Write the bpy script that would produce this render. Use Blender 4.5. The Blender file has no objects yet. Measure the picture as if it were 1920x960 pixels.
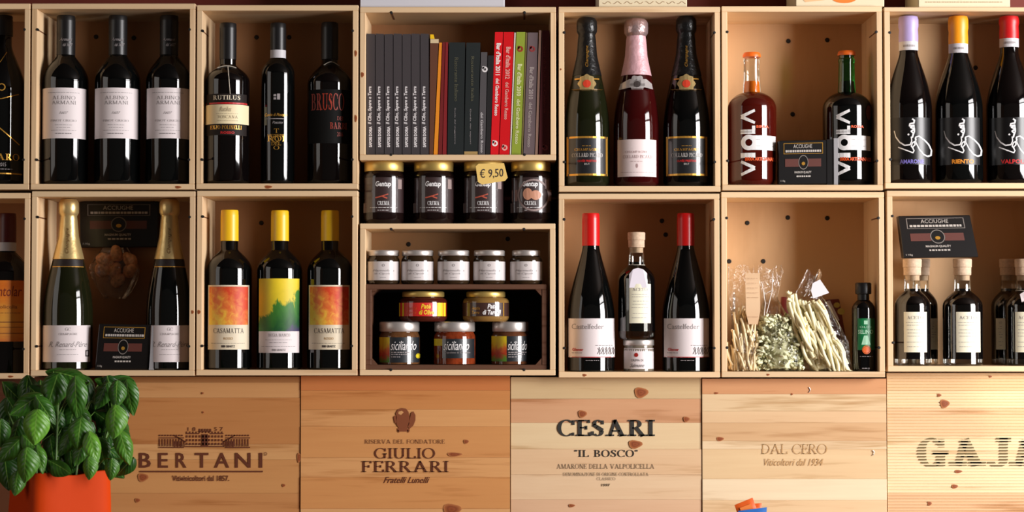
import bpy, bmesh, math, random
from mathutils import Vector, Matrix
C = bpy.context.scene.collection
sc = bpy.context.scene
R = math.radians
rnd = random.Random(7)

# ------------------------------------------------------------ camera
FPX, CD, EYE = 3800.0, 3.8, 1.3
TH = math.atan(120 / FPX)
cam = bpy.data.objects.new('camera', bpy.data.cameras.new('camera'))
C.objects.link(cam); sc.camera = cam
cam.location = (0, -CD, EYE); cam.rotation_euler = (R(90) + TH, 0, 0)
cam.data.sensor_width = 36; cam.data.lens = FPX / 1920 * 36
cam.data.clip_start = 0.05
cam.data.dof.use_dof = True; cam.data.dof.focus_distance = 3.66
cam.data.dof.aperture_fstop = 4.2
# ------------------------------------------------------------ light
sc.view_settings.view_transform = 'Standard'; sc.view_settings.look = 'None'
sc.view_settings.gamma = 1; sc.view_settings.use_curve_mapping = False
sc.view_settings.exposure = 0.0
wd = bpy.data.worlds.new('world'); sc.world = wd; wd.use_nodes = True
wd.node_tree.nodes['Background'].inputs[0].default_value = (1.0, 0.86, 0.72, 1)
wd.node_tree.nodes['Background'].inputs[1].default_value = 0.05

def area(name, loc, target, sx, sy, power, col):
    l = bpy.data.lights.new(name, 'AREA'); l.shape = 'RECTANGLE'; l.size = sx; l.size_y = sy
    l.energy = power; l.color = col
    o = bpy.data.objects.new(name, l); C.objects.link(o); o.location = loc
    o.rotation_euler = (Vector(target) - Vector(loc)).to_track_quat('-Z', 'Y').to_euler()
    return o
DAY = (1.0, 0.97, 0.965)
WC, WT = Vector((3.3, -2.02, 0)), Vector((0.2, 0, 0))       # the window stands obliquely to the shelf wall
wside = (WT - WC).normalized().cross(Vector((0, 0, 1)))
for sgn in (-1, 1):
    p = WC + wside * (sgn * .41)
    area('window_daylight', (p.x, p.y, 1.66), (p.x + (WT - WC).x, p.y + (WT - WC).y, 1.66), .76, 1.56, 112, DAY)
area('transom_daylight', (WC.x, WC.y, 2.66), (WT.x, WT.y, 2.4), 1.56, .26, 24, DAY)
area('left_fill_light', (-3.3, -1.6, 1.9), (0, 0, 1.5), 1.9, 1.9, 16, (1.0, 0.95, 0.9))  # weak fill added from the left, where the wall has no window

# ------------------------------------------------------------ pixel <-> place
sp_ = bpy.data.lights.new('low_sunbeam', 'SPOT'); sp_.energy = 240; sp_.spot_size = R(4.4); sp_.spot_blend = .35; sp_.shadow_soft_size = .03; sp_.color = (1, .93, .82)
sb_ = bpy.data.objects.new('low_sunbeam', sp_); C.objects.link(sb_); sb_.location = (3.4, -2.9, 2.0)
sb_.rotation_euler = (Vector((1.05, 0.03, 1.20)) - sb_.location).to_track_quat('-Z', 'Y').to_euler()
def W(px, py, d=0.0):
    u = (px - 960) / FPX; v = (480 - py) / FPX
    dy = math.cos(TH) - v * math.sin(TH); dz = math.sin(TH) + v * math.cos(TH)
    T = (d + CD) / dy
    return u * T, EYE + dz * T
def WZ(py, d=0.0): return W(960, py, d)[1]
def S(py, d=0.0):
    v = (480 - py) / FPX
    return (d + CD) / (FPX * (math.cos(TH) - v * math.sin(TH)))

# ------------------------------------------------------------ materials
def lin(c):
    o = []
    for x in c[:3]:
        x /= 255.0
        o.append(x / 12.92 if x <= 0.04045 else ((x + 0.055) / 1.055) ** 2.4)
    return (o[0], o[1], o[2], 1)
MAT = {}
def mat(name, col, rough=0.5, metal=0.0, spec=0.5, coat=0.0, bump=0.0, bscale=60, vary=0.0, sss=0.0):
    if name in MAT: return MAT[name]
    m = bpy.data.materials.new(name); m.use_nodes = True; MAT[name] = m
    nt = m.node_tree; b = nt.nodes['Principled BSDF']
    b.inputs['Base Color'].default_value = lin(col); b.inputs['Roughness'].default_value = rough
    b.inputs['Metallic'].default_value = metal; b.inputs['Specular IOR Level'].default_value = spec
    b.inputs['Coat Weight'].default_value = coat; b.inputs['Coat Roughness'].default_value = 0.06
    if bump or vary:
        tc = nt.nodes.new('ShaderNodeTexCoord'); n = nt.nodes.new('ShaderNodeTexNoise')
        n.inputs['Scale'].default_value = bscale; n.inputs['Detail'].default_value = 3
        nt.links.new(tc.outputs['Object'], n.inputs['Vector'])
        if bump:
            bp = nt.nodes.new('ShaderNodeBump'); bp.inputs['Strength'].default_value = bump
            bp.inputs['Distance'].default_value = 0.002
            nt.links.new(n.outputs['Fac'], bp.inputs['Height']); nt.links.new(bp.outputs['Normal'], b.inputs['Normal'])
        if vary:
            r = nt.nodes.new('ShaderNodeValToRGB'); l = lin(col)
            r.color_ramp.elements[0].position = 0.3; r.color_ramp.elements[1].position = 0.7
            r.color_ramp.elements[0].color = tuple(x * (1 - vary) for x in l[:3]) + (1,)
            r.color_ramp.elements[1].color = tuple(min(1, x * (1 + vary)) for x in l[:3]) + (1,)
            nt.links.new(n.outputs['Fac'], r.inputs['Fac']); nt.links.new(r.outputs['Color'], b.inputs['Base Color'])
    return m

def wood(name, axis, strength=0.25, rough=0.55, stretch=1.6, fine=38):
    """pine: base colour = the object's own colour, grain runs along axis"""
    m = bpy.data.materials.new(name); m.use_nodes = True; nt = m.node_tree; N = nt.nodes; L = nt.links
    b = N['Principled BSDF']; b.inputs['Roughness'].default_value = rough
    b.inputs['Specular IOR Level'].default_value = 0.3
    tc = N.new('ShaderNodeTexCoord'); oi = N.new('ShaderNodeObjectInfo')
    ad = N.new('ShaderNodeVectorMath'); ad.operation = 'MULTIPLY_ADD'
    cb = N.new('ShaderNodeCombineXYZ')
    for i in range(3): L.new(oi.outputs['Random'], cb.inputs[i])
    L.new(cb.outputs[0], ad.inputs[0]); ad.inputs[1].default_value = (13, 7, 19); L.new(tc.outputs['Object'], ad.inputs[2])
    mp = N.new('ShaderNodeMapping'); s = [fine, fine, fine]; s[axis] = stretch; mp.inputs['Scale'].default_value = s
    L.new(ad.outputs[0], mp.inputs['Vector'])
    n1 = N.new('ShaderNodeTexNoise'); n1.inputs['Scale'].default_value = 1.0; n1.inputs['Detail'].default_value = 4
    n1.inputs['Distortion'].default_value = 0.6; L.new(mp.outputs[0], n1.inputs['Vector'])
    mp2 = N.new('ShaderNodeMapping'); s2 = [fine * 6] * 3; s2[axis] = stretch * 5; mp2.inputs['Scale'].default_value = s2
    L.new(ad.outputs[0], mp2.inputs['Vector'])
    n2 = N.new('ShaderNodeTexNoise'); n2.inputs['Scale'].default_value = 1.0; n2.inputs['Detail'].default_value = 2
    L.new(mp2.outputs[0], n2.inputs['Vector'])
    mx = N.new('ShaderNodeMath'); mx.operation = 'MULTIPLY_ADD'; L.new(n2.outputs['Fac'], mx.inputs[0]); mx.inputs[1].default_value = 0.35
    L.new(n1.outputs['Fac'], mx.inputs[2])
    rp = N.new('ShaderNodeValToRGB'); e = rp.color_ramp.elements
    k = strength
    e[0].position = 0.42; e[0].color = (1 - k, 1 - 1.45 * k, 1 - 1.9 * k, 1)
    e[1].position = 0.85; e[1].color = (1 + .15 * k, 1 + .1 * k, 1, 1)
    x = e.new(0.6); x.color = (1, 1 - .15 * k, 1 - .3 * k, 1)
    L.new(mx.outputs[0], rp.inputs['Fac'])
    mc = N.new('ShaderNodeMix'); mc.data_type = 'RGBA'; mc.blend_type = 'MULTIPLY'; mc.inputs['Factor'].default_value = 1
    L.new(oi.outputs['Color'], mc.inputs['A']); L.new(rp.outputs['Color'], mc.inputs['B'])
    L.new(mc.outputs['Result'], b.inputs['Base Color'])
    bp = N.new('ShaderNodeBump'); bp.inputs['Strength'].default_value = 0.15; bp.inputs['Distance'].default_value = 0.001
    L.new(n2.outputs['Fac'], bp.inputs['Height']); L.new(bp.outputs['Normal'], b.inputs['Normal'])
    MAT[name] = m; return m
PX = wood('pine_along_x', 0); PY = wood('pine_along_y', 1); PZ = wood('pine_along_z', 2)
PB = wood('pine_back', 2, 0.10, stretch=2.5, fine=9)
PP = wood('pine_panel', 0, 0.32, stretch=2.2, fine=34, rough=0.45)
PD = wood('dark_old_wood', 0, 0.5, stretch=4, fine=60)

def thin(name, tint, gloss=0.12, rough=0.05):
    """thin clear wall: see-through with a sharp sheen that grows at grazing angles"""
    m = bpy.data.materials.new(name); m.use_nodes = True; nt = m.node_tree; N = nt.nodes; L = nt.links
    N.remove(N['Principled BSDF'])
    t = N.new('ShaderNodeBsdfTransparent'); t.inputs[0].default_value = lin(tint)
    g = N.new('ShaderNodeBsdfGlossy'); g.inputs['Roughness'].default_value = rough; g.inputs[0].default_value = (1, 1, 1, 1)
    f = N.new('ShaderNodeLayerWeight'); f.inputs['Blend'].default_value = 0.25
    a = N.new('ShaderNodeMath'); a.operation = 'MULTIPLY_ADD'; L.new(f.outputs['Fresnel'], a.inputs[0]); a.inputs[1].default_value = 0.7; a.inputs[2].default_value = gloss
    a.use_clamp = True
    x = N.new('ShaderNodeMixShader'); L.new(a.outputs[0], x.inputs[0]); L.new(t.outputs[0], x.inputs[1]); L.new(g.outputs[0], x.inputs[2])
    L.new(x.outputs[0], N['Material Output'].inputs[0]); MAT[name] = m; return m, nt, g
CLEAR = thin('clear_glass', (240, 240, 236), 0.05)[0]
GREENGL = thin('green_glass', (110, 205, 125), 0.05)[0]
FILM, nt_, g_ = thin('plastic_film', (252, 251, 248), 0.045, 0.14)
tc_ = nt_.nodes.new('ShaderNodeTexCoord'); nz_ = nt_.nodes.new('ShaderNodeTexNoise'); nz_.inputs['Scale'].default_value = 45
nz_.inputs['Detail'].default_value = 3; nz_.inputs['Distortion'].default_value = 1.5
bp_ = nt_.nodes.new('ShaderNodeBump'); bp_.inputs['Strength'].default_value = 1.0; bp_.inputs['Distance'].default_value = 0.012
nt_.links.new(tc_.outputs['Object'], nz_.inputs['Vector']); nt_.links.new(nz_.outputs['Fac'], bp_.inputs['Height'])
nt_.links.new(bp_.outputs['Normal'], g_.inputs['Normal'])

def uvramp(name, stops, scale=(3, 3, 3), dist=1.5, grad=(0, 1, 0.6), rough=0.55, seed=0):
    """printed picture: colours by a wobbling gradient over the print's own surface"""
    m = bpy.data.materials.new(name); m.use_nodes = True; nt = m.node_tree; N = nt.nodes; L = nt.links
    b = N['Principled BSDF']; b.inputs['Roughness'].default_value = rough
    uv = N.new('ShaderNodeTexCoord'); mp = N.new('ShaderNodeMapping'); mp.inputs['Scale'].default_value = scale; mp.inputs['Location'].default_value = (seed, seed * 2, 0)
    L.new(uv.outputs['UV'], mp.inputs[0]); n = N.new('ShaderNodeTexNoise'); n.inputs['Scale'].default_value = 1; n.inputs['Detail'].default_value = 6
    n.inputs['Distortion'].default_value = dist; n.inputs['Roughness'].default_value = 0.6; L.new(mp.outputs[0], n.inputs['Vector'])
    sp = N.new('ShaderNodeSeparateXYZ'); L.new(uv.outputs['UV'], sp.inputs[0])
    a = N.new('ShaderNodeMath'); a.operation = 'MULTIPLY'; L.new(sp.outputs[0], a.inputs[0]); a.inputs[1].default_value = grad[0]
    a2 = N.new('ShaderNodeMath'); a2.operation = 'MULTIPLY_ADD'; L.new(sp.outputs[1], a2.inputs[0]); a2.inputs[1].default_value = grad[1]; L.new(a.outputs[0], a2.inputs[2])
    a3 = N.new('ShaderNodeMath'); a3.operation = 'MULTIPLY_ADD'; L.new(n.outputs['Fac'], a3.inputs[0]); a3.inputs[1].default_value = grad[2]; L.new(a2.outputs[0], a3.inputs[2])
    r = N.new('ShaderNodeValToRGB'); e = r.color_ramp.elements
    e[0].position = stops[0][0]; e[0].color = lin(stops[0][1]); e[1].position = stops[-1][0]; e[1].color = lin(stops[-1][1])
    for p, cc in stops[1:-1]: q = e.new(p); q.color = lin(cc)
    L.new(a3.outputs[0], r.inputs[0]); L.new(r.outputs[0], b.inputs['Base Color']); MAT[name] = m; return m
FIRE = uvramp('red_yellow_artwork', [(0.42, (240, 212, 76)), (0.58, (238, 176, 60)), (0.72, (228, 124, 52)), (0.95, (212, 66, 26))], (7, 5, 3), .6, (0.38, 0.32, 0.8))
TREES = uvramp('yellow_green_artwork', [(0.02, (60, 50, 90)), (0.14, (20, 80, 36)), (0.5, (62, 128, 40)), (0.56, (225, 200, 40)), (0.9, (245, 215, 40))], (3, 2.2, 3), .7, (-0.45, 0.75, 0.8), seed=3)
SUN = uvramp('orange_sunset_artwork', [(0.2, (214, 120, 50)), (0.45, (228, 160, 60)), (0.7, (230, 130, 35)), (0.9, (222, 110, 20))], (1, 9, 3), .5, (0, 0.6, 0.5))
VEG = uvramp('vegetable_print', [(0.3, (90, 140, 40)), (0.45, (190, 50, 25)), (0.6, (215, 110, 40)), (0.75, (225, 190, 30)), (0.9, (230, 205, 30))], (2.5, 2.5, 3), 1, (0, 0.75, 0.5), seed=5)
KNOT = uvramp('knot_wood', [(0.0, (120, 58, 26)), (0.35, (152, 80, 42)), (0.5, (130, 64, 32)), (0.8, (164, 96, 52)), (1.0, (186, 124, 74))], (3, 3, 3), 1, (0, 0.9, 0.15), rough=0.5)

BLACK = mat('bottle_black_glass', (7, 8, 8), 0.045, spec=0.6)
BROWNBLACK = mat('bottle_brown_black_glass', (9, 6, 6), 0.045, spec=0.6)
GREENB = mat('champagne_green_glass', (24, 26, 12), 0.045, spec=0.6)
ROSE = mat('rose_wine_glass', (52, 8, 8), 0.045, spec=0.6)
AMBERB = mat('amber_beer', (68, 13, 7), 0.045, spec=0.6)
AMBER = mat('amber_liquid', (214, 110, 20), 0.1)
DARKLIQ = mat('dark_liquid', (12, 9, 10), 0.08)
WHITE = mat('white_paper', (228, 217, 217), 0.55)
IVORY = mat('ivory_paper', (228, 214, 186), 0.55)
CREAM = mat('cream_paper', (236, 232, 206), 0.55)
GREYINK = mat('grey_ink', (150, 142, 142), 0.6)
DARKINK = mat('dark_ink', (60, 52, 50), 0.6)
BLACKPAPER = mat('black_paper', (22, 20, 20), 0.45)
BLUEBLACK = mat('slate_black_paper', (32, 37, 42), 0.4, coat=1)
BOXBLACK = mat('black_carton', (17, 14, 14), 0.35)
GOLD = mat('gold_foil', (232, 202, 138), 0.34, 0.7, bump=0.25, bscale=120)
GOLDP = mat('gold_print', (222, 165, 70), 0.3, 0.6)
GOLDLID = mat('gold_lid', (216, 184, 104), 0.4, 0.7)
SILVER = mat('silver_lid', (206, 198, 192), 0.4, 0.7)
PINK = mat('pink_foil', (226, 178, 184), 0.42, 0.25, bump=0.8, bscale=90)
PINKCAP = mat('silver_pink_foil', (196, 168, 166), 0.3, 0.7, bump=0.8, bscale=120)
CAPBLACK = mat('black_capsule', (22, 21, 22), 0.38)
CAPDARKRED = mat('dark_red_capsule', (86, 18, 16), 0.4)
CAPYEL = mat('yellow_capsule', (246, 196, 30), 0.38)
CAPRED = mat('red_capsule', (205, 22, 22), 0.3)
WAXLILAC = mat('lilac_wax', (172, 156, 206), 0.4, bump=0.2, bscale=40)
WAXORANGE = mat('orange_wax', (240, 152, 22), 0.4, bump=0.2, bscale=40)
WAXRED = mat('red_wax', (196, 22, 26), 0.4, bump=0.2, bscale=40)
ORCAP = mat('orange_crown', (240, 110, 30), 0.4)
STRIP = mat('duty_strip', (196, 192, 196), 0.5)
WHITEPRINT = mat('white_print', (235, 233, 232), 0.5)
ORPRINT = mat('orange_print', (226, 84, 30), 0.5)
REDPRINT = mat('red_print', (190, 34, 34), 0.5)
RUST = mat('rust_print', (150, 44, 22), 0.55)
VIOLETP = mat('violet_print', (120, 110, 190), 0.5)
CORKM = mat('pale_cork', (206, 178, 150), 0.7, bump=0.3, bscale=200, vary=0.12)
NAILM = mat('dark_iron', (20, 14, 10), 0.6)
STRING = mat('string', (190, 180, 165), 0.8)
BROWNINK = mat('burnt_brand', (94, 42, 12), 0.7)
BLACKINK = mat('black_brand', (44, 42, 36), 0.7)
TANINK = mat('faint_brand', (190, 150, 98), 0.7)
OLIVEINK = mat('olive_brand', (104, 86, 44), 0.7)
SEAMM = mat('dark_seam', (30, 18, 10), 0.9)
YELP = mat('yellow_print', (228, 206, 30), 0.5)

# ------------------------------------------------------------ objects
def mkmesh(name, verts, faces, m=None, smooth=False, uvs=None, sharp=38):
    me = bpy.data.meshes.new(name); me.from_pydata([tuple(v) for v in verts], [], faces)
    if m: me.materials.append(m)
    if uvs:
        l = me.uv_layers.new(name='UVMap')
        for lp in me.loops: l.data[lp.index].uv = uvs[lp.vertex_index]
    me.update()
    if smooth:
        me.polygons.foreach_set('use_smooth', [True] * len(me.polygons))
        me.set_sharp_from_angle(angle=R(sharp))
    return me
def part(name, me, parent=None, col=None, loc=(0, 0, 0), rot=(0, 0, 0)):
    o = bpy.data.objects.new(name, me); C.objects.link(o); o.location = loc; o.rotation_euler = rot
    if parent is not None: o.parent = parent
    if col: o.color = lin(col)
    return o
def thing(name, label, cat, loc=(0, 0, 0), rz=0, group=None):
    o = bpy.data.objects.new(name, None); C.objects.link(o); o.empty_display_size = 0.05
    o.location = loc; o.rotation_euler = (0, 0, rz); return tag(o, label, cat, group)
def tag(o, label, cat, group=None, kind=None):
    o['label'] = label; o['category'] = cat
    if group: o['group'] = group
    if kind: o['kind'] = kind
    return o
def boxv(x0, x1, y0, y1, z0, z1):
    v = [(x0, y0, z0), (x1, y0, z0), (x1, y1, z0), (x0, y1, z0), (x0, y0, z1), (x1, y0, z1), (x1, y1, z1), (x0, y1, z1)]
    f = [(0, 1, 5, 4), (1, 2, 6, 5), (2, 3, 7, 6), (3, 0, 4, 7), (4, 5, 6, 7), (3, 2, 1, 0)]
    return v, f
def bevel_me(verts, faces, m, bev, seg=1, smooth=False):
    me = mkmesh('m', verts, faces, m)
    if bev:
        bm = bmesh.new(); bm.from_mesh(me)
        bmesh.ops.bevel(bm, geom=bm.edges[:], offset=bev, segments=seg, affect='EDGES', profile=0.6)
        bm.to_mesh(me); bm.free(); me.update()
    if smooth:
        me.polygons.foreach_set('use_smooth', [True] * len(me.polygons)); me.set_sharp_from_angle(angle=R(40))
    return me
def box(name, x0, x1, y0, y1, z0, z1, m, parent=None, bev=0.0008, col=None, loc=(0, 0, 0)):
    v, f = boxv(x0, x1, y0, y1, z0, z1); me = bevel_me(v, f, m, bev); me.name = name
    return part(name, me, parent, col, loc)
def joinv(*vf):
    V, F = [], []
    for v, f in vf:
        n = len(V); V += list(v); F += [tuple(i + n for i in q) for q in f]
    return V, F
def lathe_vf(prof, n=56, cap0=True, cap1=True):
    V, F = [], []
    for r, z in prof:
        for i in range(n):
            a = 2 * math.pi * i / n; V.append((r * math.sin(a), -r * math.cos(a), z))
    for k in range(len(prof) - 1):
        for i in range(n):
            j = (i + 1) % n; F.append((k * n + i, k * n + j, (k + 1) * n + j, (k + 1) * n + i))
    if cap0: F.append(tuple(range(n))[::-1])
    if cap1: F.append(tuple(range((len(prof) - 1) * n, len(prof) * n)))
    return V, F
def tube_vf(pts, r, n=6, r2=None):
    V, F = [], []; P = [Vector(p) for p in pts]
    for k, p in enumerate(P):
        t = (P[min(k + 1, len(P) - 1)] - P[max(k - 1, 0)]).normalized()
        up = Vector((0, 0, 1)) if abs(t.z) < .9 else Vector((1, 0, 0))
        a = t.cross(up).normalized(); b = t.cross(a)
        rr = r if r2 is None else r + (r2 - r) * k / (len(P) - 1)
        for i in range(n):
            g = 2 * math.pi * i / n; V.append(p + (a * math.cos(g) + b * math.sin(g)) * rr)
    for k in range(len(P) - 1):
        for i in range(n):
            j = (i + 1) % n; F.append((k * n + i, k * n + j, (k + 1) * n + j, (k + 1) * n + i))
    F.append(tuple(range(n))[::-1]); F.append(tuple(range((len(P) - 1) * n, len(P) * n)))
    return V, F

# ------------------------------------------------------------ writing
def quad_d(x0, y0, x1, y1, w):
    dx, dy = x1 - x0, y1 - y0; l = math.hypot(dx, dy) or 1; nx, ny = -dy / l * w / 2, dx / l * w / 2
    return [(x0 + nx, y0 + ny), (x0 - nx, y0 - ny), (x1 - nx, y1 - ny), (x1 + nx, y1 + ny)]
def serif_glyph(ch, T=.15, t=.05, ser=.5):
    q = []; s = T * ser + .06; h = t * 1.1
    def rect(x0, y0, x1, y1): q.append([(x0, y0), (x1, y0), (x1, y1), (x0, y1)])
    def sf(x, y): 
        if ser: rect(x - T / 2 - s * .7, y if y < .5 else y - h, x + T / 2 + s * .7, y + h if y < .5 else y)
    def V(x, a=0, b=1, w=None, e='bt'):
        w = w or T; rect(x - w / 2, a, x + w / 2, b)
        if 'b' in e: sf(x, a)
        if 't' in e: sf(x, b)
    def H(y, a, b): rect(a, y - t / 2, b, y + t / 2)
    def D(a, b, c, d, w): q.append(quad_d(a, b, c, d, w))
    def A(cx, cy, rx, ry, a0, a1, k=None):
        n = max(6, int(abs(a1 - a0) / 12)); P = []
        for i in range(n + 1):
            g = R(a0 + (a1 - a0) * i / n); w = k or (t + (T - t) * abs(math.cos(g)) ** 1.3)
            P.append(((cx + rx * math.cos(g), cy + ry * math.sin(g)), (cx + (rx - w) * math.cos(g), cy + (ry - w * .8) * math.sin(g))))
        for i in range(n): q.append([P[i][0], P[i + 1][0], P[i + 1][1], P[i][1]])
    B = T / 2 + s * .7; adv = .8
    if ch == 'I': V(B); adv = 2 * B
    elif ch == 'L': V(B); H(t / 2, B, B + .5); D(B + .5, 0, B + .5, .25, t * 1.5); adv = B + .55
    elif ch in 'EF':
        V(B); H(1 - t / 2, B, B + .45); D(B + .45, 1, B + .45, .8, t * 1.5); H(.52, B, B + .32); D(B + .32, .64, B + .32, .4, t * 1.3)
        if ch == 'E': H(t / 2, B, B + .5); D(B + .5, 0, B + .5, .24, t * 1.5)
        adv = B + .52
    elif ch == 'T': V(.42, e='b'); H(1 - t / 2, .02, .82); D(.04, 1, .04, .78, t * 1.5); D(.8, 1, .8, .78, t * 1.5); adv = .84
    elif ch == 'H': V(B); V(B + .55); H(.5, B, B + .55); adv = B * 2 + .55
    elif ch == 'A': D(B, 0, .47, 1, t * 1.6); D(.44, 1, .84, 0, T * 1.05); H(.32, B + .08, .72); sf(B, 0); sf(.84, 0); adv = .84 + B
    elif ch == 'V': D(B, 1, .47, 0, T * 1.05); D(.45, 0, .82, 1, t * 1.6); sf(B, 1); sf(.82, 1); adv = .82 + B
    elif ch == 'M': V(B, w=t * 1.6); D(B, 1, .52, 0.02, T); D(.52, .02, .95, 1, t * 1.5); V(.95); adv = .95 + B
    elif ch == 'N': V(B, w=t * 1.6); D(B, 1, .72, 0, T); V(.74, w=t * 1.6, e='t'); adv = .74 + B
    elif ch == 'Z': H(1 - t / 2, .05, .62); D(.58, 1, .1, 0, T); H(t / 2, .05, .66); adv = .7
    elif ch == 'O': A(.47, .5, .47, .52, 0, 360); adv = .94
    elif ch in 'CG':
        A(.47, .5, .47, .52, 48, 312); D(.8, .98, .8, .68, t * 1.6)
        if ch == 'G': V(.78, .02, .42, e='t'); rect(.78 - T / 2 - s * .7, .40, .78 + T / 2 + s * .5, .40 + h); adv = .94
        else: D(.8, .02, .8, .22, t * 1.2); adv = .86
    elif ch == 'D': V(B); H(1 - t / 2, B, B + .22); H(t / 2, B, B + .22); A(B + .2, .5, .48, .5, -90, 90); adv = B + .7
    elif ch in 'PRB':
        V(B); H(1 - t / 2, B, B + .2); H(.5, B, B + .2); A(B + .2, .75, .28, .25, -90, 90)
        if ch == 'R': D(B + .22, .5, B + .56, 0, T); sf(B + .56, 0); adv = B + .66
        elif ch == 'B': H(t / 2, B, B + .24); A(B + .24, .26, .31, .26, -90, 90); adv = B + .58
        else: adv = B + .5
    elif ch == 'S':
        A(.33, .74, .27, .27, 40, 200); A(.33, .27, .29, .28, -140, 20)
        D(.085, .70, .30, .56, T * .95); D(.27, .575, .56, .35, T * 1.1); D(.56, .96, .56, .72, t * 1.5); D(.06, .04, .06, .3, t * 1.5); adv = .66
    elif ch == 'U': V(B, .28, 1, e='t'); A(B + .28, .32, .28 + T / 2, .34, 180, 360); V(B + .56, .28, 1, w=t * 1.8, e='t'); adv = 2 * B + .56
    elif ch == 'J': V(.42, .2, 1, e='t'); A(.2, .22, .22 + T / 2, .24, 190, 360); adv = .42 + B
    elif ch == 'X': D(B, 1, .7, 0, T); D(B, 0, .7, 1, t); adv = .8
    elif ch == '"': D(.1, 1, .07, .78, t * 2.2); D(.25, 1, .22, .78, t * 2.2); adv = .34
    elif ch == ' ': adv = .38
    elif ch == '.': rect(.05, 0, .17, .12); adv = .22
    else: adv = .4
    return q, adv
_tc = {}
def text_geo(txt, font='sans', shear=0.0, bold=0.0, gap=.09, T=.15, t=.05, ser=.5, space=1.0):
    key = (txt, font, shear, bold, gap, T, t, ser, space)
    if key in _tc: return _tc[key]
    V, F = [], []
    if font == 'serif':
        x = 0
        for ch in txt:
            k = 1.0
            if ch.islower(): k = .76; ch = ch.upper()
            q, adv = serif_glyph(ch, T, t, ser)
            for p in q:
                n = len(V); V += [(x + a * k, b * k) for a, b in p]; F.append(tuple(range(n, n + len(p))))
            x += adv * k + gap
    else:
        cu = bpy.data.curves.new('t', 'FONT'); cu.body = txt; cu.resolution_u = 2; cu.shear = shear; cu.offset = bold; cu.space_character = space
        ob = bpy.data.objects.new('t', cu); me = bpy.data.meshes.new_from_object(ob)
        V = [(v.co.x, v.co.y) for v in me.vertices]; F = [tuple(p.vertices) for p in me.polygons]
        bpy.data.objects.remove(ob); bpy.data.curves.remove(cu); bpy.data.meshes.remove(me); shear = 0
    if shear: V = [(a + b * shear, b) for a, b in V]
    xs = [v[0] for v in V]; ys = [v[1] for v in V]; a, b, c, d = min(xs), max(xs), min(ys), max(ys)
    V = [((x - a) / (b - a), (y - c) / (d - c)) for x, y in V]
    _tc[key] = (V, F); return V, F
class Print:
    """collects flat print in photograph-sized units; y grows downward"""
    def __init__(s): s.V, s.F = [], []
    def add(s, V, F):
        n = len(s.V); s.V += V; s.F += [tuple(i + n for i in f) for f in F]; return s
    def poly(s, p): return s.add(list(p), [tuple(range(len(p)))])
    def rect(s, x0, y0, x1, y1): return s.poly([(x0, y0), (x1, y0), (x1, y1), (x0, y1)])
    def frame(s, x0, y0, x1, y1, w):
        s.rect(x0, y0, x1, y0 + w); s.rect(x0, y1 - w, x1, y1); s.rect(x0, y0 + w, x0 + w, y1 - w); return s.rect(x1 - w, y0 + w, x1, y1 - w)
    def ell(s, cx, cy, rx, ry=None, n=20):
        ry = ry or rx; return s.poly([(cx + rx * math.cos(2 * math.pi * i / n), cy + ry * math.sin(2 * math.pi * i / n)) for i in range(n)])
    def ring(s, cx, cy, r, w, n=24):
        for i in range(n):
            a, b = 2 * math.pi * i / n, 2 * math.pi * (i + 1) / n
            s.poly([(cx + k * math.cos(g), cy + k * math.sin(g)) for k, g in ((r, a), (r, b), (r - w, b), (r - w, a))])
        return s
    def line(s, pts, w):
        w = w if isinstance(w, (list, tuple)) else [w] * len(pts)
        for i in range(len(pts) - 1): s.poly(quad_d(*pts[i], *pts[i + 1], (w[i] + w[i + 1]) / 2))
        for p, k in zip(pts[1:-1], w[1:-1]): s.ell(p[0], p[1], k / 2, n=8)
        return s
    def text(s, txt, x0, x1, y0, y1, rot=0, **k):
        V, F = text_geo(txt, **k)
        if rot == 0: V = [(x0 + (x1 - x0) * a, y1 + (y0 - y1) * b) for a, b in V]
        elif rot == 1: V = [(x1 + (x0 - x1) * b, y1 + (y0 - y1) * a) for a, b in V]       # reads upward
        else: V = [(x0 + (x1 - x0) * b, y0 + (y1 - y0) * a) for a, b in V]                # reads downward
        return s.add(V, F)
    def micro(s, x0, x1, y, h=1.3):
        x = x0
        while x < x1 - 1:
            w = rnd.uniform(2, 6); s.rect(x, y - h / 2, min(x1, x + w), y + h / 2); x += w + rnd.uniform(.8, 1.6)
        return s
    def lean(s, x0, y0, k):
        s.V = [(x + (y - y0) * k, y) for x, y in s.V]; return s
    def stripes(s, y0, y1, step, duty):
        """keep only horizontal bands of every polygon"""
        V, F = [], []
        def clip(p, yk, keep):
            o = []
            for i in range(len(p)):
                a, b = p[i], p[(i + 1) % len(p)]; ia, ib = keep(a[1]), keep(b[1])
                if ia: o.append(a)
                if ia != ib:
                    g = (yk - a[1]) / (b[1] - a[1]); o.append((a[0] + (b[0] - a[0]) * g, yk))
            return o
        y = y0
        while y < y1:
            for f in s.F:
                p = [s.V[i] for i in f]; p = clip(p, y, lambda q: q >= y)
                if len(p) > 2: p = clip(p, y + step * duty, lambda q: q <= y + step * duty)
                if len(p) > 2: n = len(V); V += p; F.append(tuple(range(n, n + len(p))))
            y += step
        s.V, s.F = V, F; return s

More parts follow.
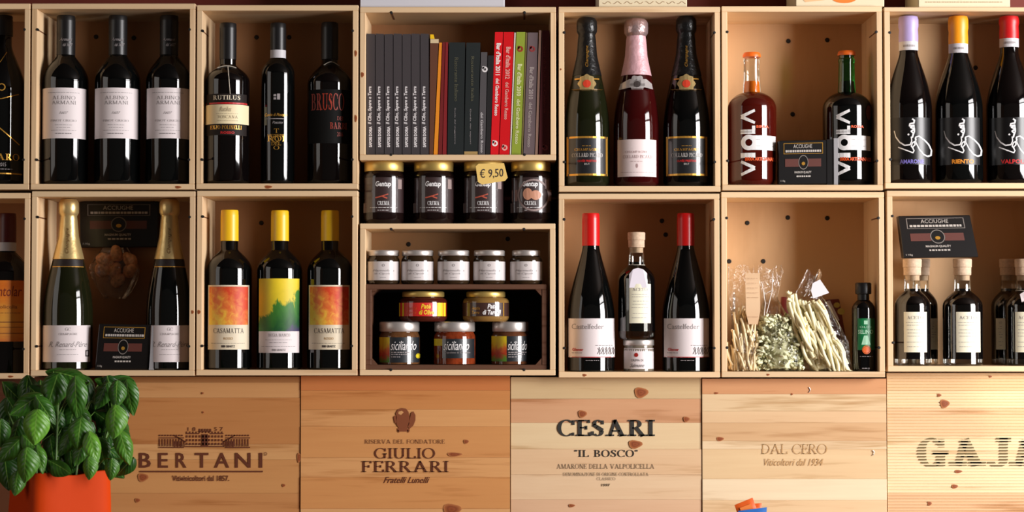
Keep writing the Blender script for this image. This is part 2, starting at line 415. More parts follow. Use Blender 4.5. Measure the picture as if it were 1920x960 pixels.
class Round:
    """a turned thing (bottle, jar) whose measures are taken in photograph-sized units"""
    def __init__(s, name, label, cat, cx, d, fz, ymid=None, group=None):
        s.cx, s.d, s.fz = cx, d, fz
        ymid = ymid if ymid is not None else 200
        s.s = S(ymid, d); X = W(cx, ymid, d)[0]
        s.root = thing(name, label, cat, (X, d, fz), math.atan2(-X, CD + d), group)
    def z(s, y): return WZ(y, s.d) - s.fz
    def lathe(s, name, prof, m, parent=None, n=56, main=False, cap1=True, base=True, smooth=True):
        P = [(r * s.s, s.z(y) if y is not None else 0.0) for r, y in prof]
        if main: s.P = P
        V, F = lathe_vf(P, n, base, cap1)
        return part(name, mkmesh(name, V, F, m, smooth), parent or s.root)
    def rad(s, z, P=None):
        P = P or s.P
        for (r0, z0), (r1, z1) in zip(P, P[1:]):
            if z0 <= z <= z1: return r0 + (r1 - r0) * ((z - z0) / (z1 - z0) if z1 > z0 else 0)
        return P[-1][0]
    def mp(s, x, y, off):
        z = s.z(y); r = s.rad(z) + off; dx = (x - s.cx) * s.s; dx = max(-r * .995, min(r * .995, dx))
        return (dx, -math.sqrt(max(0, r * r - dx * dx)), z)
    def patch(s, name, x0, x1, y0, y1, m, off=.0004, parent=None, nx=18, ny=5):
        r = s.rad(s.z((y0 + y1) / 2)) / s.s
        a0 = math.asin(max(-1, min(1, (x0 - s.cx) / r))); a1 = math.asin(max(-1, min(1, (x1 - s.cx) / r)))
        V, U, F = [], [], []
        for j in range(ny + 1):
            for i in range(nx + 1):
                x = s.cx + r * math.sin(a0 + (a1 - a0) * i / nx); y = y1 + (y0 - y1) * j / ny
                V.append(s.mp(x, y, off)); U.append((i / nx, j / ny))
        for j in range(ny):
            for i in range(nx): k = j * (nx + 1) + i; F.append((k, k + 1, k + nx + 2, k + nx + 1))
        return part(name, mkmesh(name, V, F, m, True, U), parent or s.root)
    def pr(s, P, m, name='lettering', off=.0007, parent=None, vert=False):
        return flatprint(P, m, name, lambda x, y: s.mp(x, y, off), parent or s.root, cut=7, vert=vert)
def flatprint(P, m, name, f, parent, cut=0, vert=False):
    me = mkmesh(name, [(x, y, 0) for x, y in P.V], P.F, m)
    if cut:
        bm = bmesh.new(); bm.from_mesh(me); xs = [v.co.x for v in bm.verts]
        x = min(xs) + cut
        while x < max(xs):
            bmesh.ops.bisect_plane(bm, geom=bm.verts[:] + bm.edges[:] + bm.faces[:], plane_co=(x, 0, 0), plane_no=(1, 0, 0)); x += cut
        if vert:
            ys = [v.co.y for v in bm.verts]; y = min(ys) + 5
            while y < max(ys):
                bmesh.ops.bisect_plane(bm, geom=bm.verts[:] + bm.edges[:] + bm.faces[:], plane_co=(0, y, 0), plane_no=(0, 1, 0)); y += 5
        bm.to_mesh(me); bm.free()
    for v in me.vertices: v.co = f(v.co.x, v.co.y)
    me.update()
    bm = bmesh.new(); bm.from_mesh(me)
    for fc in bm.faces:
        if fc.normal.y > 0: fc.normal_flip()
    bm.to_mesh(me); bm.free()
    return part(name, me, parent)
def planemap(d, org, off=0.0006):
    def f(x, y):
        X, Z = W(x, y, d); return (X - org[0], d - off - org[1], Z - org[2])
    return f
# ------------------------------------------------------------ the room
WALLP = mat('red_brown_wall_paint', (106, 34, 18), 0.7, vary=0.12, bscale=4)
PLASTER = mat('warm_plaster', (120, 92, 70), 0.8, vary=0.06, bscale=3)
FLOORM = mat('floor_boards', (58, 36, 24), 0.5, vary=0.2, bscale=5)
def struct(o): o['kind'] = 'structure'; return o
YW = 0.18
struct(box('floor', -3.6, 3.9, -5.0, YW + .1, -.05, 0, FLOORM, bev=0))
struct(box('ceiling', -3.6, 3.9, -5.0, YW + .1, 3.0, 3.05, mat('dark_ceiling', (62, 46, 36), .8), bev=0))
struct(box('wall_back', -3.6, 3.9, YW, YW + .1, 0, 3.0, WALLP, bev=0))
struct(box('wall_left', -3.6, -3.5, -5.0, YW, 0, 3.0, PLASTER, bev=0))
vf = joinv(boxv(3.8, 3.9, -5.0, YW, 0, .8), boxv(3.8, 3.9, -5.0, YW, 2.7, 3.0), boxv(3.8, 3.9, -1.0, YW, .8, 2.7), boxv(3.8, 3.9, -5.0, -3.2, .8, 2.7))
struct(part('wall_right', mkmesh('wall_right', *vf, PLASTER)))
wf = struct(part('window_1', mkmesh('window_1', *joinv(boxv(3.78, 3.86, -3.2, -3.14, .8, 2.7), boxv(3.78, 3.86, -1.06, -1.0, .8, 2.7), boxv(3.78, 3.86, -3.2, -1.0, 2.64, 2.7), boxv(3.78, 3.86, -3.2, -1.0, .8, .86)), WHITE)))
box('window_pane', 3.82, 3.825, -3.14, -1.06, .86, 2.64, CLEAR, wf, bev=0)
ct = thing('counter', 'wooden service counter running below the stacked wine cases', 'counter', (0, -.22, 0))
box('counter_top', -1.7, 1.7, -.42, .25, .86, .90, PX, ct, bev=.004, col=(150, 95, 55))
box('counter_body', -1.65, 1.65, -.32, .25, 0, .86, PX, ct, bev=0, col=(120, 72, 42))

# ------------------------------------------------------------ open crates
LITE = (230, 200, 160)
TB = .0105
GRV = mat('groove_shadow_brown', (112, 72, 44), .8)  # grooves are thin flush strips; their shadow is put into this brown
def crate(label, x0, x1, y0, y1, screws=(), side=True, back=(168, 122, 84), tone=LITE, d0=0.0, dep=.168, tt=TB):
    ym = (y0 + y1) / 2
    X0 = W(x0, ym, d0)[0]; X1 = W(x1, ym, d0)[0]; Z1 = WZ(y0, d0); Z0 = WZ(y1, d0)
    g = .0006; X0 += g; X1 -= g; Z0 += g; Z1 -= g; w = X1 - X0; h = Z1 - Z0
    t = thing('wine_crate', label, 'crate', ((X0 + X1) / 2, d0, Z0))
    def vary(c): k = rnd.uniform(.95, 1.03); return tuple(min(255, q * k) for q in c)
    box('side_board', -w / 2, -w / 2 + TB, 0, dep, TB, h - tt, PZ, t, col=vary(tone))
    box('side_board', w / 2 - TB, w / 2, 0, dep, TB, h - tt, PZ, t, col=vary(tone))
    box('top_board', -w / 2, w / 2, 0, dep, h - tt, h, PX, t, col=vary(tone))
    box('bottom_board', -w / 2, w / 2, 0, dep, 0, TB, PX, t, col=vary(tone))
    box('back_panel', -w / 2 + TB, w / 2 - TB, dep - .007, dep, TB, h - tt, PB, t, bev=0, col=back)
    nv = lathe_vf([(.0012, -.0002), (.0026, .0), (.0026, .006)], 10)
    nme = mkmesh('nail', [(x, z, y) for x, y, z in nv[0]], [f[::-1] for f in nv[1]], NAILM)
    for s in (-1, 1):
        for k in (.16, .86):
            if side:
                xx = s * (w / 2 - TB); zz = h * k
                part('nail', nme, t, loc=(xx, -.0006, zz))
                box('groove', xx - .0002, xx + .0002, .003, .075, zz - .0013, zz + .0013, GRV, t, bev=0)
    if not side:
        for xf in (.16, .84):
            for zz in (TB, h - TB):
                part('nail', nme, t, loc=(-w / 2 + w * xf, -.0006, zz))
                box('groove', -w / 2 + w * xf - .0018, -w / 2 + w * xf + .0018, .003, .09, zz - .0002, zz + .0002, GRV, t, bev=0)
    sv = lathe_vf([(.0046, 0), (.0046, .0008), (.0032, .0018)], 12)
    sme = mkmesh('screw', [(x, -z, y) for x, y, z in sv[0]], sv[1], NAILM)
    for px, py in screws:
        X, Z = W(px, py, d0 + dep - .007); part('screw', sme, t, loc=(X - (X0 + X1) / 2, dep - .007, Z - Z0))
    return t, Z0 + TB + .0003
FZ = {}
CRT = {}
def cr(key, *a, **k): t, z = crate(*a, **k); FZ[key] = z; CRT[key] = t
cr('A0', 'open pine crate at left edge of upper row holding a bottle with gold lettering', -245, 56, 6, 356)
cr('A1', 'open pine crate with three black-capped bottles under pale square labels', 58, 366, 6, 356, ((180, 69), (251, 71)))
cr('A2', 'open pine crate with a cream-banded bottle, a slim black bottle and a red-lettered one', 368, 672, 9, 355, ((481, 70), (542, 70)))
cr('A3', 'wide open pine crate filled with a row of books', 674, 1043, 12.5, 301, side=False)
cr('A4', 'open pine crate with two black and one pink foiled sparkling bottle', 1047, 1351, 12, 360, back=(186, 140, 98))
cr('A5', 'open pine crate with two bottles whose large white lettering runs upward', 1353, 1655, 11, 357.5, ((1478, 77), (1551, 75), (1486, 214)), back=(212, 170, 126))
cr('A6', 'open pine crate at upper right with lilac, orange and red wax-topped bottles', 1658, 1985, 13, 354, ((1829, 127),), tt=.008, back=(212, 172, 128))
cr('B0', 'open pine crate at the left edge of the lower row, holding one orange-labelled bottle', -245, 56, 361, 711)
cr('B1', 'open pine crate with two gold-foiled champagne bottles and black tin cartons', 58, 366, 358, 705.5)
cr('B2', 'open pine crate with three yellow-capped bottles', 368, 671, 357, 704.7, ((490, 418),))
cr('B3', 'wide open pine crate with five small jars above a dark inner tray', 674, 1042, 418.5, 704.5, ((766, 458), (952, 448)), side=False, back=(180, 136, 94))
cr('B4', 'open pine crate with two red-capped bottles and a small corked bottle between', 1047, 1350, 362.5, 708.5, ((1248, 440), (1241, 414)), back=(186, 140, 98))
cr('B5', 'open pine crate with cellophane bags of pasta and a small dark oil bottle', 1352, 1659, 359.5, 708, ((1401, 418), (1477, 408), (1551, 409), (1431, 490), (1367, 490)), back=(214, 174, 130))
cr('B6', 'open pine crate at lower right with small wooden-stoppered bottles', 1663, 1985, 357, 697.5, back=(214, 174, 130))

# ------------------------------------------------------------ branded wine cases below
knv, knu, knf = [(0, 0, 0)], [(0, 0)], []
for i in range(16):
    a = 2 * math.pi * i / 16; k = 1 + .12 * math.sin(3 * a + 1); knv.append((math.cos(a) * k, 0, math.sin(a) * k)); knu.append((0, 1))
    knf.append((0, 1 + i, 1 + (i + 1) % 16))
KNV = [(x, -.0006 if j == 0 else -.0003, z) for j, (x, y, z) in enumerate(knv)] + [(x, .0003, z) for (x, y, z) in knv[1:]]
KNF = knf + [(1 + i, 17 + i, 17 + (i + 1) % 16, 1 + (i + 1) % 16) for i in range(16)]
knme = mkmesh('knot', KNV, KNF, KNOT, False, knu + [(0, 1)] * 16)
for key, px, py, rx, ry in (('A1', 334, 351, 6, 2.5), ('A2', 503, 350.5, 7, 3), ('A2', 667, 100, 2.5, 6), ('A2', 667, 222, 2.5, 7), ('A3', 679.5, 140, 3, 5), ('B1', 361, 585, 2.5, 3.5), ('B2', 373, 585, 3, 4), ('B4', 1096, 703.5, 4, 2.5), ('A4', 1051.5, 130, 1.5, 2), ('B5', 1440, 702.5, 3, 2), ('B0', 20, 706, 5, 2)):
    c_ = CRT[key]; X, Z = W(px, py, 0); o = part('knot', knme, c_, loc=(X - c_.location.x, -.0001, Z - c_.location.z)); o.scale = (rx * .001, 1, ry * .001)
def wcase(label, x0, x1, ytop, planks, knots=(), d=.03, rib=False):
    X0 = W(x0, 820, d)[0] - .0002; X1 = W(x1, 820, d)[0] + .0002; Z1 = WZ(ytop, d)
    t = thing('wooden_wine_case', label, 'case', ((X0 + X1) / 2, d, .9001)); w = (X1 - X0) / 2
    box('case_body', -w + .002, w - .002, .010, .145, 0.001, Z1 - .9001, PX, t, bev=0, col=(170, 120, 75))
    gm = (.86, .965) if x0 > 900 else (.92, 1.0)
    planks = [(p[0], tuple(int((q * gm[0] + (sum(p[1]) / 3) * (1 - gm[0])) * gm[1]) for q in p[1])) for p in planks]
    ys = [p[0] for p in planks] + [1004]
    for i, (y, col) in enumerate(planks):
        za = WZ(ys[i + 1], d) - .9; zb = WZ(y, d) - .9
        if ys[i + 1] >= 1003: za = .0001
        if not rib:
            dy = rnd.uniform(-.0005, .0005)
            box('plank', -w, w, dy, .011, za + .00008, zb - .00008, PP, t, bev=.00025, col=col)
        else:
            st = .0056; n = max(1, round((zb - za) / st)); V, F = [], []; prof = []
            for k in range(n):
                z0 = za + (zb - za) * k / n; z1 = za + (zb - za) * (k + 1) / n; q = z1 - z0
                prof += [(.0012, z0), (-.0002, z0 + q * .3), (-.0002, z0 + q * .8)]
            prof.append((.0012, zb - .0001))
            prof = prof + [(.011, zb - .0001), (.011, za)]
            for x in (-w, w): V += [(x, a, b) for a, b in prof]
            m_ = len(prof)
            for k in range(m_): j = (k + 1) % m_; F.append((k, m_ + k, m_ + j, j))
            F += [tuple(range(m_))[::-1], tuple(range(m_, 2 * m_))]
            part('plank', mkmesh('plank', V, F, PP), t, col)
    for px, py, rx, ry in knots:
        X, Z = W(px, py, d - .0008); o = part('knot', knme, t, loc=(X - (X0 + X1) / 2, -.0008, Z - .9001)); o.scale = (rx * .001, 1, ry * .001)
    t['d'] = d
    return t
def brand(t, P, m, name='lettering'):
    d = t['d'] - .0011; flatprint(P, m, name, planemap(d, t.location, .0), t)
O1, O2, O3 = (196, 138, 82), (204, 150, 92), (188, 126, 74)
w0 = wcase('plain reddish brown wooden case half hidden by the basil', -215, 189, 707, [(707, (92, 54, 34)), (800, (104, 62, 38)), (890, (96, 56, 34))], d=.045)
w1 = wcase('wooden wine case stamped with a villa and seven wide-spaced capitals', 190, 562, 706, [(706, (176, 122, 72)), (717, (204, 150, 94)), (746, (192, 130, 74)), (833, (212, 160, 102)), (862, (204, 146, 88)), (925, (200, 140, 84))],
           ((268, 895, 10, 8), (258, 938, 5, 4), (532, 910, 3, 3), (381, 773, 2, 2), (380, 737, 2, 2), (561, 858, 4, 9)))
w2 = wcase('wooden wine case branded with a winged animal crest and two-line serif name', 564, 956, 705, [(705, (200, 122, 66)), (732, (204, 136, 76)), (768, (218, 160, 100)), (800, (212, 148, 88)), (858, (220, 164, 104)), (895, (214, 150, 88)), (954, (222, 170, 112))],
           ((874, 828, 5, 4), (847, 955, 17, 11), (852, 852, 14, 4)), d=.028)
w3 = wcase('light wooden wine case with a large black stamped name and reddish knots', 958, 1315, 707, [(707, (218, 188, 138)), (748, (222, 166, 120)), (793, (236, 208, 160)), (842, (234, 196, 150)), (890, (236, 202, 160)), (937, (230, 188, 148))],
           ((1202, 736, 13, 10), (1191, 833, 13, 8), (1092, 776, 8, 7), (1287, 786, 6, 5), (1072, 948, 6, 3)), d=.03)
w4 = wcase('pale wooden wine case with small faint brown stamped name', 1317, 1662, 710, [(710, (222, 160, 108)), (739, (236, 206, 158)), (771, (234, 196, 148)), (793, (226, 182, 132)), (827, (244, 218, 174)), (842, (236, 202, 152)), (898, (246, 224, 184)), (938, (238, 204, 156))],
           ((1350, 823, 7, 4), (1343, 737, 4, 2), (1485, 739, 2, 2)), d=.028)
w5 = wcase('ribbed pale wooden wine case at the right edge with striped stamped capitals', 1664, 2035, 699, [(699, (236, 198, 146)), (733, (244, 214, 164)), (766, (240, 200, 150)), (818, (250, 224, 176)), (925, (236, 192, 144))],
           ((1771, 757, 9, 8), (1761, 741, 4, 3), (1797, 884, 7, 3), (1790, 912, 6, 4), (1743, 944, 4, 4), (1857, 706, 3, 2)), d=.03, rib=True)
P = Print()
for i, ch in enumerate('BERTANI'):
    xs = [261, 297, 330, 366, 402, 441, 486]; ws = [22, 18, 20, 25, 28, 29, 6]
    P.text(ch, xs[i], xs[i] + ws[i], 849, 877, font='sans', bold=.012)
P.rect(262, 882.5, 493, 885.5).ring(498, 851, 3, 1)
P.text('1 8', 352, 367, 801, 808); P.text('5 7', 402, 418, 801, 808)
P.text('Vitivinicoltori dal 1857.', 323, 430, 891.5, 902, shear=.0, bold=.02)
for a, b in ((298, 345), (423, 469)):            # wings of the villa
    P.rect(a, 838, b, 840); P.rect(a, 820, b, 822)
    for k in range(9): x = a + (b - a) * k / 9; P.rect(x, 823, x + 2.2, 837); P.rect(x, 815, x + 3, 818)
for sx, a, b in ((1, 326, 349), (-1, 441, 418)):
    P.line([(a, 816), (b, 829)], 2)
    for k in range(4): x = min(a, b) + 23 * k / 4 + 1; P.rect(x, 827, x + 2, 838)
P.rect(347, 836, 420, 838); P.rect(349, 812, 374, 814); P.rect(394, 812, 419, 814); P.rect(372, 808, 396, 810)
for k in range(12):
    x = 349 + 6 * k
    for y in (816, 823, 830): P.rect(x, y, x + 3, y + 4.5)
    P.rect(x, 809, x + 2.4, 812)
for k in range(5): P.rect(373 + k * 5, 804, 376 + k * 5, 808)
P.rect(378, 814, 390, 836)
brand(w1, P, BROWNINK)
P = Print()
P.text('RISERVA DEL FONDATORE', 684, 834, 824, 832, font='serif', T=.12)
P.text('GIULIO', 702, 816, 840, 860, font='serif', T=.13, t=.07); P.text('FERRARI', 678, 841, 864, 886, font='serif', T=.13, t=.07)
P.text('Fratelli Lunelli', 719, 806, 894, 906, shear=.5, bold=.01)
brand(w2, P, BROWNINK)
P = Print()                                       # crest: creature with raised wing
P.poly([(744, 782), (742, 775), (746, 768), (753, 765), (761, 766), (766, 772), (768, 782), (767, 795), (763, 803), (748, 803), (743, 795)])
P.poly([(768, 788), (771, 774), (775, 771), (779, 778), (779, 788), (775, 798), (768, 804), (764, 800)])
P.poly([(742, 778), (738, 782), (740, 792), (744, 796)]); P.rect(745, 803, 768, 809); P.line([(746, 806), (748, 811)], 2); P.line([(764, 806), (766, 811)], 2)
brand(w2, P, mat('crest_brand', (128, 66, 30), .7), 'crest')
P = Print().poly([(747, 772), (753, 770), (757, 773), (752, 778), (747, 776)])
flatprint(P, mat('crest_light', (206, 152, 96), .6), 'crest', planemap(w2['d'] - .0014, w2.location, 0), w2)
P = Print(); P.text('CESARI', 1045, 1228, 786, 819.5, font='serif', T=.2, t=.09, gap=.06)
P.text('"IL BOSCO"', 1077, 1196, 843.5, 857, font='serif', T=.17, t=.07)
brand(w3, P, BLACKINK)
P = Print(); P.text('AMARONE DELLA VALPOLICELLA', 1044, 1227, 870, 879, font='serif', T=.12)
P.text('DENOMINAZIONE DI ORIGINE CONTROLLATA', 1056, 1216, 886, 892.5, font='serif', T=.13); P.text('CLASSICO', 1119, 1154, 895, 900.5, font='serif', T=.13)
P.text('1997', 1128, 1144, 907, 912, bold=.03)
brand(w3, P, mat('grey_brown_brand', (104, 90, 70), .7))
P = Print(); P.text('DAL CERO', 1428, 1551, 832.5, 851.5, font='serif', T=.09, t=.045, gap=.04); P.text('Viticoltori dal 1934', 1434, 1544, 860, 873, shear=.35)
brand(w4, P, TANINK)
for px, py in ((1638, 849), (1518, 731)):
    X, Z = W(px, py, .027); pts = [(X + .004 * math.cos(a) - .003, 0, Z + .005 * math.sin(a)) for a in (-1.2, -.6, 0, .6, 1.2)]
    V, F = tube_vf([(p[0] - w4.location.x, -.0015, p[2] - w4.location.z) for p in pts], .0008, 6); part('bent_pin', mkmesh('bent_pin', V, F, SILVER, True), w4)
P = Print()
for ch, a, b in (('G', 1720, 1779), ('A', 1780, 1849), ('J', 1851, 1896), ('A', 1893, 1962)):
    P.text(ch, a, b, 821, 876, font='serif', T=.30, t=.13, ser=.35)
P.stripes(821, 877, 5.64, .48)
brand(w5, P, OLIVEINK)
for w_ in (w0, w1, w2, w3, w4, w5): del w_['d']

# ------------------------------------------------------------ boxes standing on top of the crates
def topbox(label, x0, x1, yb, m, name='carton', ytop=-110, seam=None):
    d = .012; X0 = W(x0, 5, d)[0]; X1 = W(x1, 5, d)[0]; Z0 = WZ(yb, 0); 
    t = thing(name, label, 'box', ((X0 + X1) / 2, d, Z0)); w = (X1 - X0) / 2
    box('carton_body', -w, w, 0, .13, 0, WZ(ytop) - Z0, m, t, bev=.0012)
    return t
topbox('plain grey-white carton lying on the crate of books', 675, 946, 12.2, mat('white_card', (206, 204, 210), .6))
t = topbox('cream carton with fine scrollwork along its lower edge, on the crate of sparkling wine', 1122, 1288, 11.7, mat('cream_card', (226, 210, 176), .6))
P = Print()
for k in range(8): P.line([(1130 + k * 20 + i * 2, 5 + 2.2 * math.sin(i * .9 + k)) for i in range(9)], .7)
flatprint(P, mat('tan_print', (170, 130, 90), .6), 'scroll_print', planemap(.012, t.location), t)
t = topbox('cream carton with an orange fruit print, left of the two rightmost cartons on the crates', 1492, 1658, 10.7, MAT['cream_card'])
P = Print().ell(1583, -4, 24, 10); flatprint(P, mat('orange_fruit', (226, 120, 30), .6), 'fruit_print', planemap(.012, t.location), t)
P = Print().poly([(1498, -8), (1540, -12), (1548, 0), (1510, 4)]); flatprint(P, mat('peach_print', (232, 180, 130), .6), 'fruit_print', planemap(.012, t.location), t)
t = topbox('cream carton on the crate of wax-topped bottles', 1722, 1894, 12.7, MAT['cream_card'])
P = Print().micro(1735, 1880, 4, 1.2).ell(1800, -6, 14, 6); flatprint(P, MAT['tan_print'], 'printed_decoration', planemap(.012, t.location), t)
# ------------------------------------------------------------ bottles
def shoulder(r, rn, yb, yt, p=2.2, q=1.4, n=16):
    return [(rn + (r - rn) * (1 - (i / n) ** p) ** q, yb + (yt - yb) * i / n) for i in range(n + 1)]
def bprof(r, rn, ybase, ysh, ynk, ytop, p=2.2, q=1.4, rt=None):
    return [(r * .86, None), (r * .97, ybase - 2.5), (r, ybase - 6)] + shoulder(r, rn, ysh, ynk, p, q) + [(rt or rn, ytop)]
def capprof(rb, rt, yb, yt):
    return [(rb, yb), (rt + .3, yt + 10), (rt + .3, yt + 9), (rt, yt + 8), (rt, yt + 2), (rt - 1.2, yt)]
def fix(B, prof):  # keep base at the floor and heights rising
    out = []; last = 0
    for r, y in prof:
        z = 0 if y is None else B.z(y)
        if y is not None and z <= last + 1e-5: continue
        out.append((r, y)); last = z
    return out
def bottle(label, cx, d, fk, r, rn, ybase, ysh, ynk, ytop, m=BLACK, p=2.2, q=1.4, cap=None, group=None, rt=None, name='wine_bottle', cat='bottle'):
    fz = FZ[fk] if isinstance(fk, str) else fk
    B = Round(name, label, cat, cx, d, fz, (ybase + ytop) / 2, group)
    pf = bprof(r, rn, ybase, ysh, ynk, ytop + (6 if cap else 0), p, q, rt)
    B.lathe('glass_body', fix(B, pf), m, main=True)
    if cap:
        cm, yb, rb, rtt = cap
        B.lathe('capsule', capprof(rb, rtt, yb, ytop), cm, base=True)
    return B
def label_set(B, x0, x1, y0, y1, m=WHITE, name='label', off=.0004, ny=4): return B.patch(name, x0, x1, y0, y1, m, off, ny=ny)

# upper left: three alike, told apart by neighbours
for i, (cx, lx0, lx1, nx, word) in enumerate(((123, 81, 161, 126, 'leftmost'), (220.5, 179, 259, 222, 'middle'), (316.5, 276, 356, 318, 'rightmost'))):
    B = bottle(('black-capped wine bottle with pale square label, by the left side board of its upper crate', 'black-capped wine bottle with pale square label, standing between its two twins',
                'black-capped wine bottle with pale square label, by right side board, beside its two twins')[i],
               cx, .048, 'A1', 42.5, 16.5, 346, 156, 104, 30, cap=(CAPBLACK, 104, 17.2, 17), group='pale-labelled wine bottles in the upper left crate')
    l = label_set(B, lx0, min(lx1, cx + 41), 169, 263)
    o = (lx0 + lx1) / 2
    P = Print(); P.text('ALBINO', o - 22, o + 20, 184, 191, font='serif', T=.12).text('ARMANI', o - 23, o + 21, 193, 200, font='serif', T=.12)
    P.text('1607', o - 9, o + 7, 213, 218, shear=.5).text('PINOT GRIGIO', o - 25, o + 22, 228, 232, font='serif', T=.12)
    P.micro(lx0 + 10, lx1 - 12, 178, .8).micro(o - 16, o + 14, 238, .8).micro(o - 14, o + 12, 243, .8).micro(o - 24, o + 22, 248, .7).micro(o - 16, o + 13, 254, 1.6)
    B.pr(P, GREYINK, parent=l)
    P = Print().text('Armani', cx - 12, cx + 11, 73, 79, shear=.4).text('dal 1607', cx - 6, cx + 12, 83, 89, shear=.4)
    B.P = [(17.5 * B.s, 0), (17.5 * B.s, 1)]; B.pr(P, GREYINK, name='capsule_script')
# upper left, cut by the frame
B = bottle('dark bottle with gold lines and capitals, cut off by left edge, upper row', 4, .055, 'A0', 44, 17, 346, 170, 85, 30, p=1.7, q=1.5, cap=(CAPBLACK, 68, 19, 18.5))
P = Print().line([(-36, 268), (0, 244), (36, 274)], 2).rect(-36, 327, 41, 329.5).text('AMARO', -36, 36, 291, 304, font='serif', T=.2).ring(3, 168, 7, 2)
P.line([(-30, 184), (2, 190), (34, 180)], 1.5).line([(-12, 100), (0, 120), (12, 100)], 1.2)
B.pr(P, GOLDP, vert=True, name='gold_print')
P = Print().text('CLASSICO 2015', -34, 12, 308, 315).micro(-30, 24, 320, 1.2); B.pr(P, GREYINK)
# second crate
B = bottle('dark bottle with cream-banded label and a white string round its neck', 427, .042, 'A2', 41, 15, 346, 156, 122, 44, p=2.4, cap=(CAPBLACK, 112, 15.8, 15.6), m=BROWNBLACK)
l = label_set(B, 387, 462, 180, 257, mat('dark_brown_label', (32, 24, 21), .6, spec=.2))
B.patch('label_band', 385, 466, 200, 236, mat('ivory_band', (238, 222, 180), .55), .0007)
P = Print().rect(387, 196, 463, 199); B.pr(P, REDPRINT, parent=l, name='red_rule')
B.pr(Print().text('RUTILUS', 400, 450, 183, 191.5, font='serif', T=.2), IVORY, parent=l)
B.pr(Print().text('ENZO POLINELLI', 395, 453, 238.5, 246, font='serif', T=.2), GOLDP, parent=l, name='gold_print')
B.pr(Print().text('ROSSO', 414, 440, 250, 254.5, bold=.03), REDPRINT, parent=l, name='red_print')
P = Print().text('Rutilus', 412, 434, 204, 213, shear=.4).micro(406, 446, 217, .8).text('TOSCANA', 408, 446, 220, 226, font='serif').micro(408, 446, 230, .8); B.pr(P, mat('faded_ink', (176, 160, 130), .6), off=.001, parent=l)
z1, z2 = B.z(126), B.z(180)
pts = [B.mp(425 + 17.5 * math.sin(a), 128 - 2 * math.cos(2 * a), .002) for a in [i * .2 - 1.5 for i in range(16)]]
V, F = tube_vf(pts, .0009); V2, F2 = tube_vf([B.mp(427 + (y - 128) * .08, y, .0014) for y in (128, 136, 144, 152, 162, 172, 181)], .0009)
part('neck_string', mkmesh('neck_string', *joinv((V, F), (V2, F2)), STRING, True), B.root)
B = bottle('slim black bottle with a white neck band and gold grape-shaped lettering', 521, .05, 'A2', 31.5, 13.8, 346, 142, 108, 44, p=2.2, q=1.2, cap=(CAPBLACK, 96, 14.8, 14.6))
B.P = B.P; sv = B.P; B.P = [(15 * B.s, 0), (15 * B.s, 1)]; B.patch('duty_strip', 506.5, 535.6, 95, 111, STRIP, .0003); B.P = sv
B.pr(Print().text('Cuvée di Moscato', 497, 538, 215, 221, shear=.3), GOLDP, name='gold_print'); B.pr(Print().rect(498, 225, 532, 226.2).text('Passito', 511, 530, 230, 235, shear=.3), GREYINK)
P = Print().text('T', 514, 523, 244, 252, font='serif').text('VIGNETO', 502, 533, 254, 260, font='serif').text('ROI', 502, 534, 257, 268, font='serif').text('DEL', 509, 527, 269, 275, font='serif').text('O', 513, 524, 276, 283, font='serif').ring(517, 264, 6, 1.2)
B.pr(P, GOLDP, name='gold_print')
B.pr(Print().rect(513, 180, 518, 184).rect(519.5, 179, 525, 190).rect(513, 186, 518, 190), GREYINK, name='small_emblem')
B = bottle('dark bottle with tall rust-red capitals on a charcoal label', 618, .052, 'A2', 41.5, 15, 346, 160, 120, 43, cap=(CAPBLACK, 112, 16, 15.8), m=BROWNBLACK)
l = label_set(B, 579, 656, 172, 272, mat('charcoal_label', (14, 13, 12), .7, spec=.15))
B.pr(Print().text('BRUSCO', 584, 645, 179, 212, font='serif', T=.2), RUST, parent=l); B.pr(Print().text('DEI', 632, 643, 222, 229, font='serif').text('BARBI', 619, 650, 233, 246, font='serif', T=.2).text('2016', 632, 643, 251, 259), RUST, parent=l)
pts = [B.mp(618 + 15 * math.sin(a) + 3, 121 - 3 * math.cos(2.4 * a), .0016) for a in [i * .2 - 1.2 for i in range(14)]]
part('neck_string', mkmesh('neck_string', *tube_vf(pts, .0008), STRING, True), B.root)
# sparkling
def foil(rn, rb, ytop, yb, bulge=1.12):
    return [(rb, yb), (rn * 1.0, ytop + 34 + (yb - ytop - 34) * .35), (rn * .93, ytop + 33), (rn * 1.02, ytop + 30), (rn * bulge, ytop + 27), (rn * bulge * 1.02, ytop + 18), (rn * bulge, ytop + 8), (rn, ytop + 4), (rn * .85, ytop + 1), (rn * .5, ytop)]
CAPB2 = mat('black_crinkled_foil', (26, 26, 26), .32, .3, bump=.8, bscale=110)
def sparkling(label, cx, ncx, ytop, r, m, fm, med, group, fk, ybase, cap2=None, ysh=245, yfb=143, nr=17, d=.052):
    B = Round('sparkling_wine_bottle', label, 'bottle', cx, d, FZ[fk], (ybase + ytop) / 2, group)
    fr = 20 + (r - 42) * .3
    pf = [(r * .84, None), (r * .96, ybase - 3), (r, ybase - 7)] + shoulder(r, nr, ysh, ytop + 60, 1.75, 1.35, 20) + [(nr * .85, ytop + 5)]
    B.lathe('glass_body', fix(B, pf), m, main=True)
    zb = B.z(yfb); rb = B.rad(zb) / B.s + .8
    prof = foil(nr, rb, ytop, yfb)
    mid = []
    for k in range(1, 5):
        y = yfb + (ytop + 60 - yfb) * k / 5; mid.append((B.rad(B.z(y)) / B.s + .8, y))
    prof = [prof[0]] + mid + [(nr * 1.0, ytop + 42)] + prof[2:]
    P0 = B.P; o = B.lathe('neck_foil', prof, fm); B.Pf = [(r_ * B.s, B.z(y)) for r_, y in prof]
    if cap2: B.lathe('cap_foil', [(r_ * 1.03 + .2, y) for r_, y in prof[-8:]], cap2)
    return B
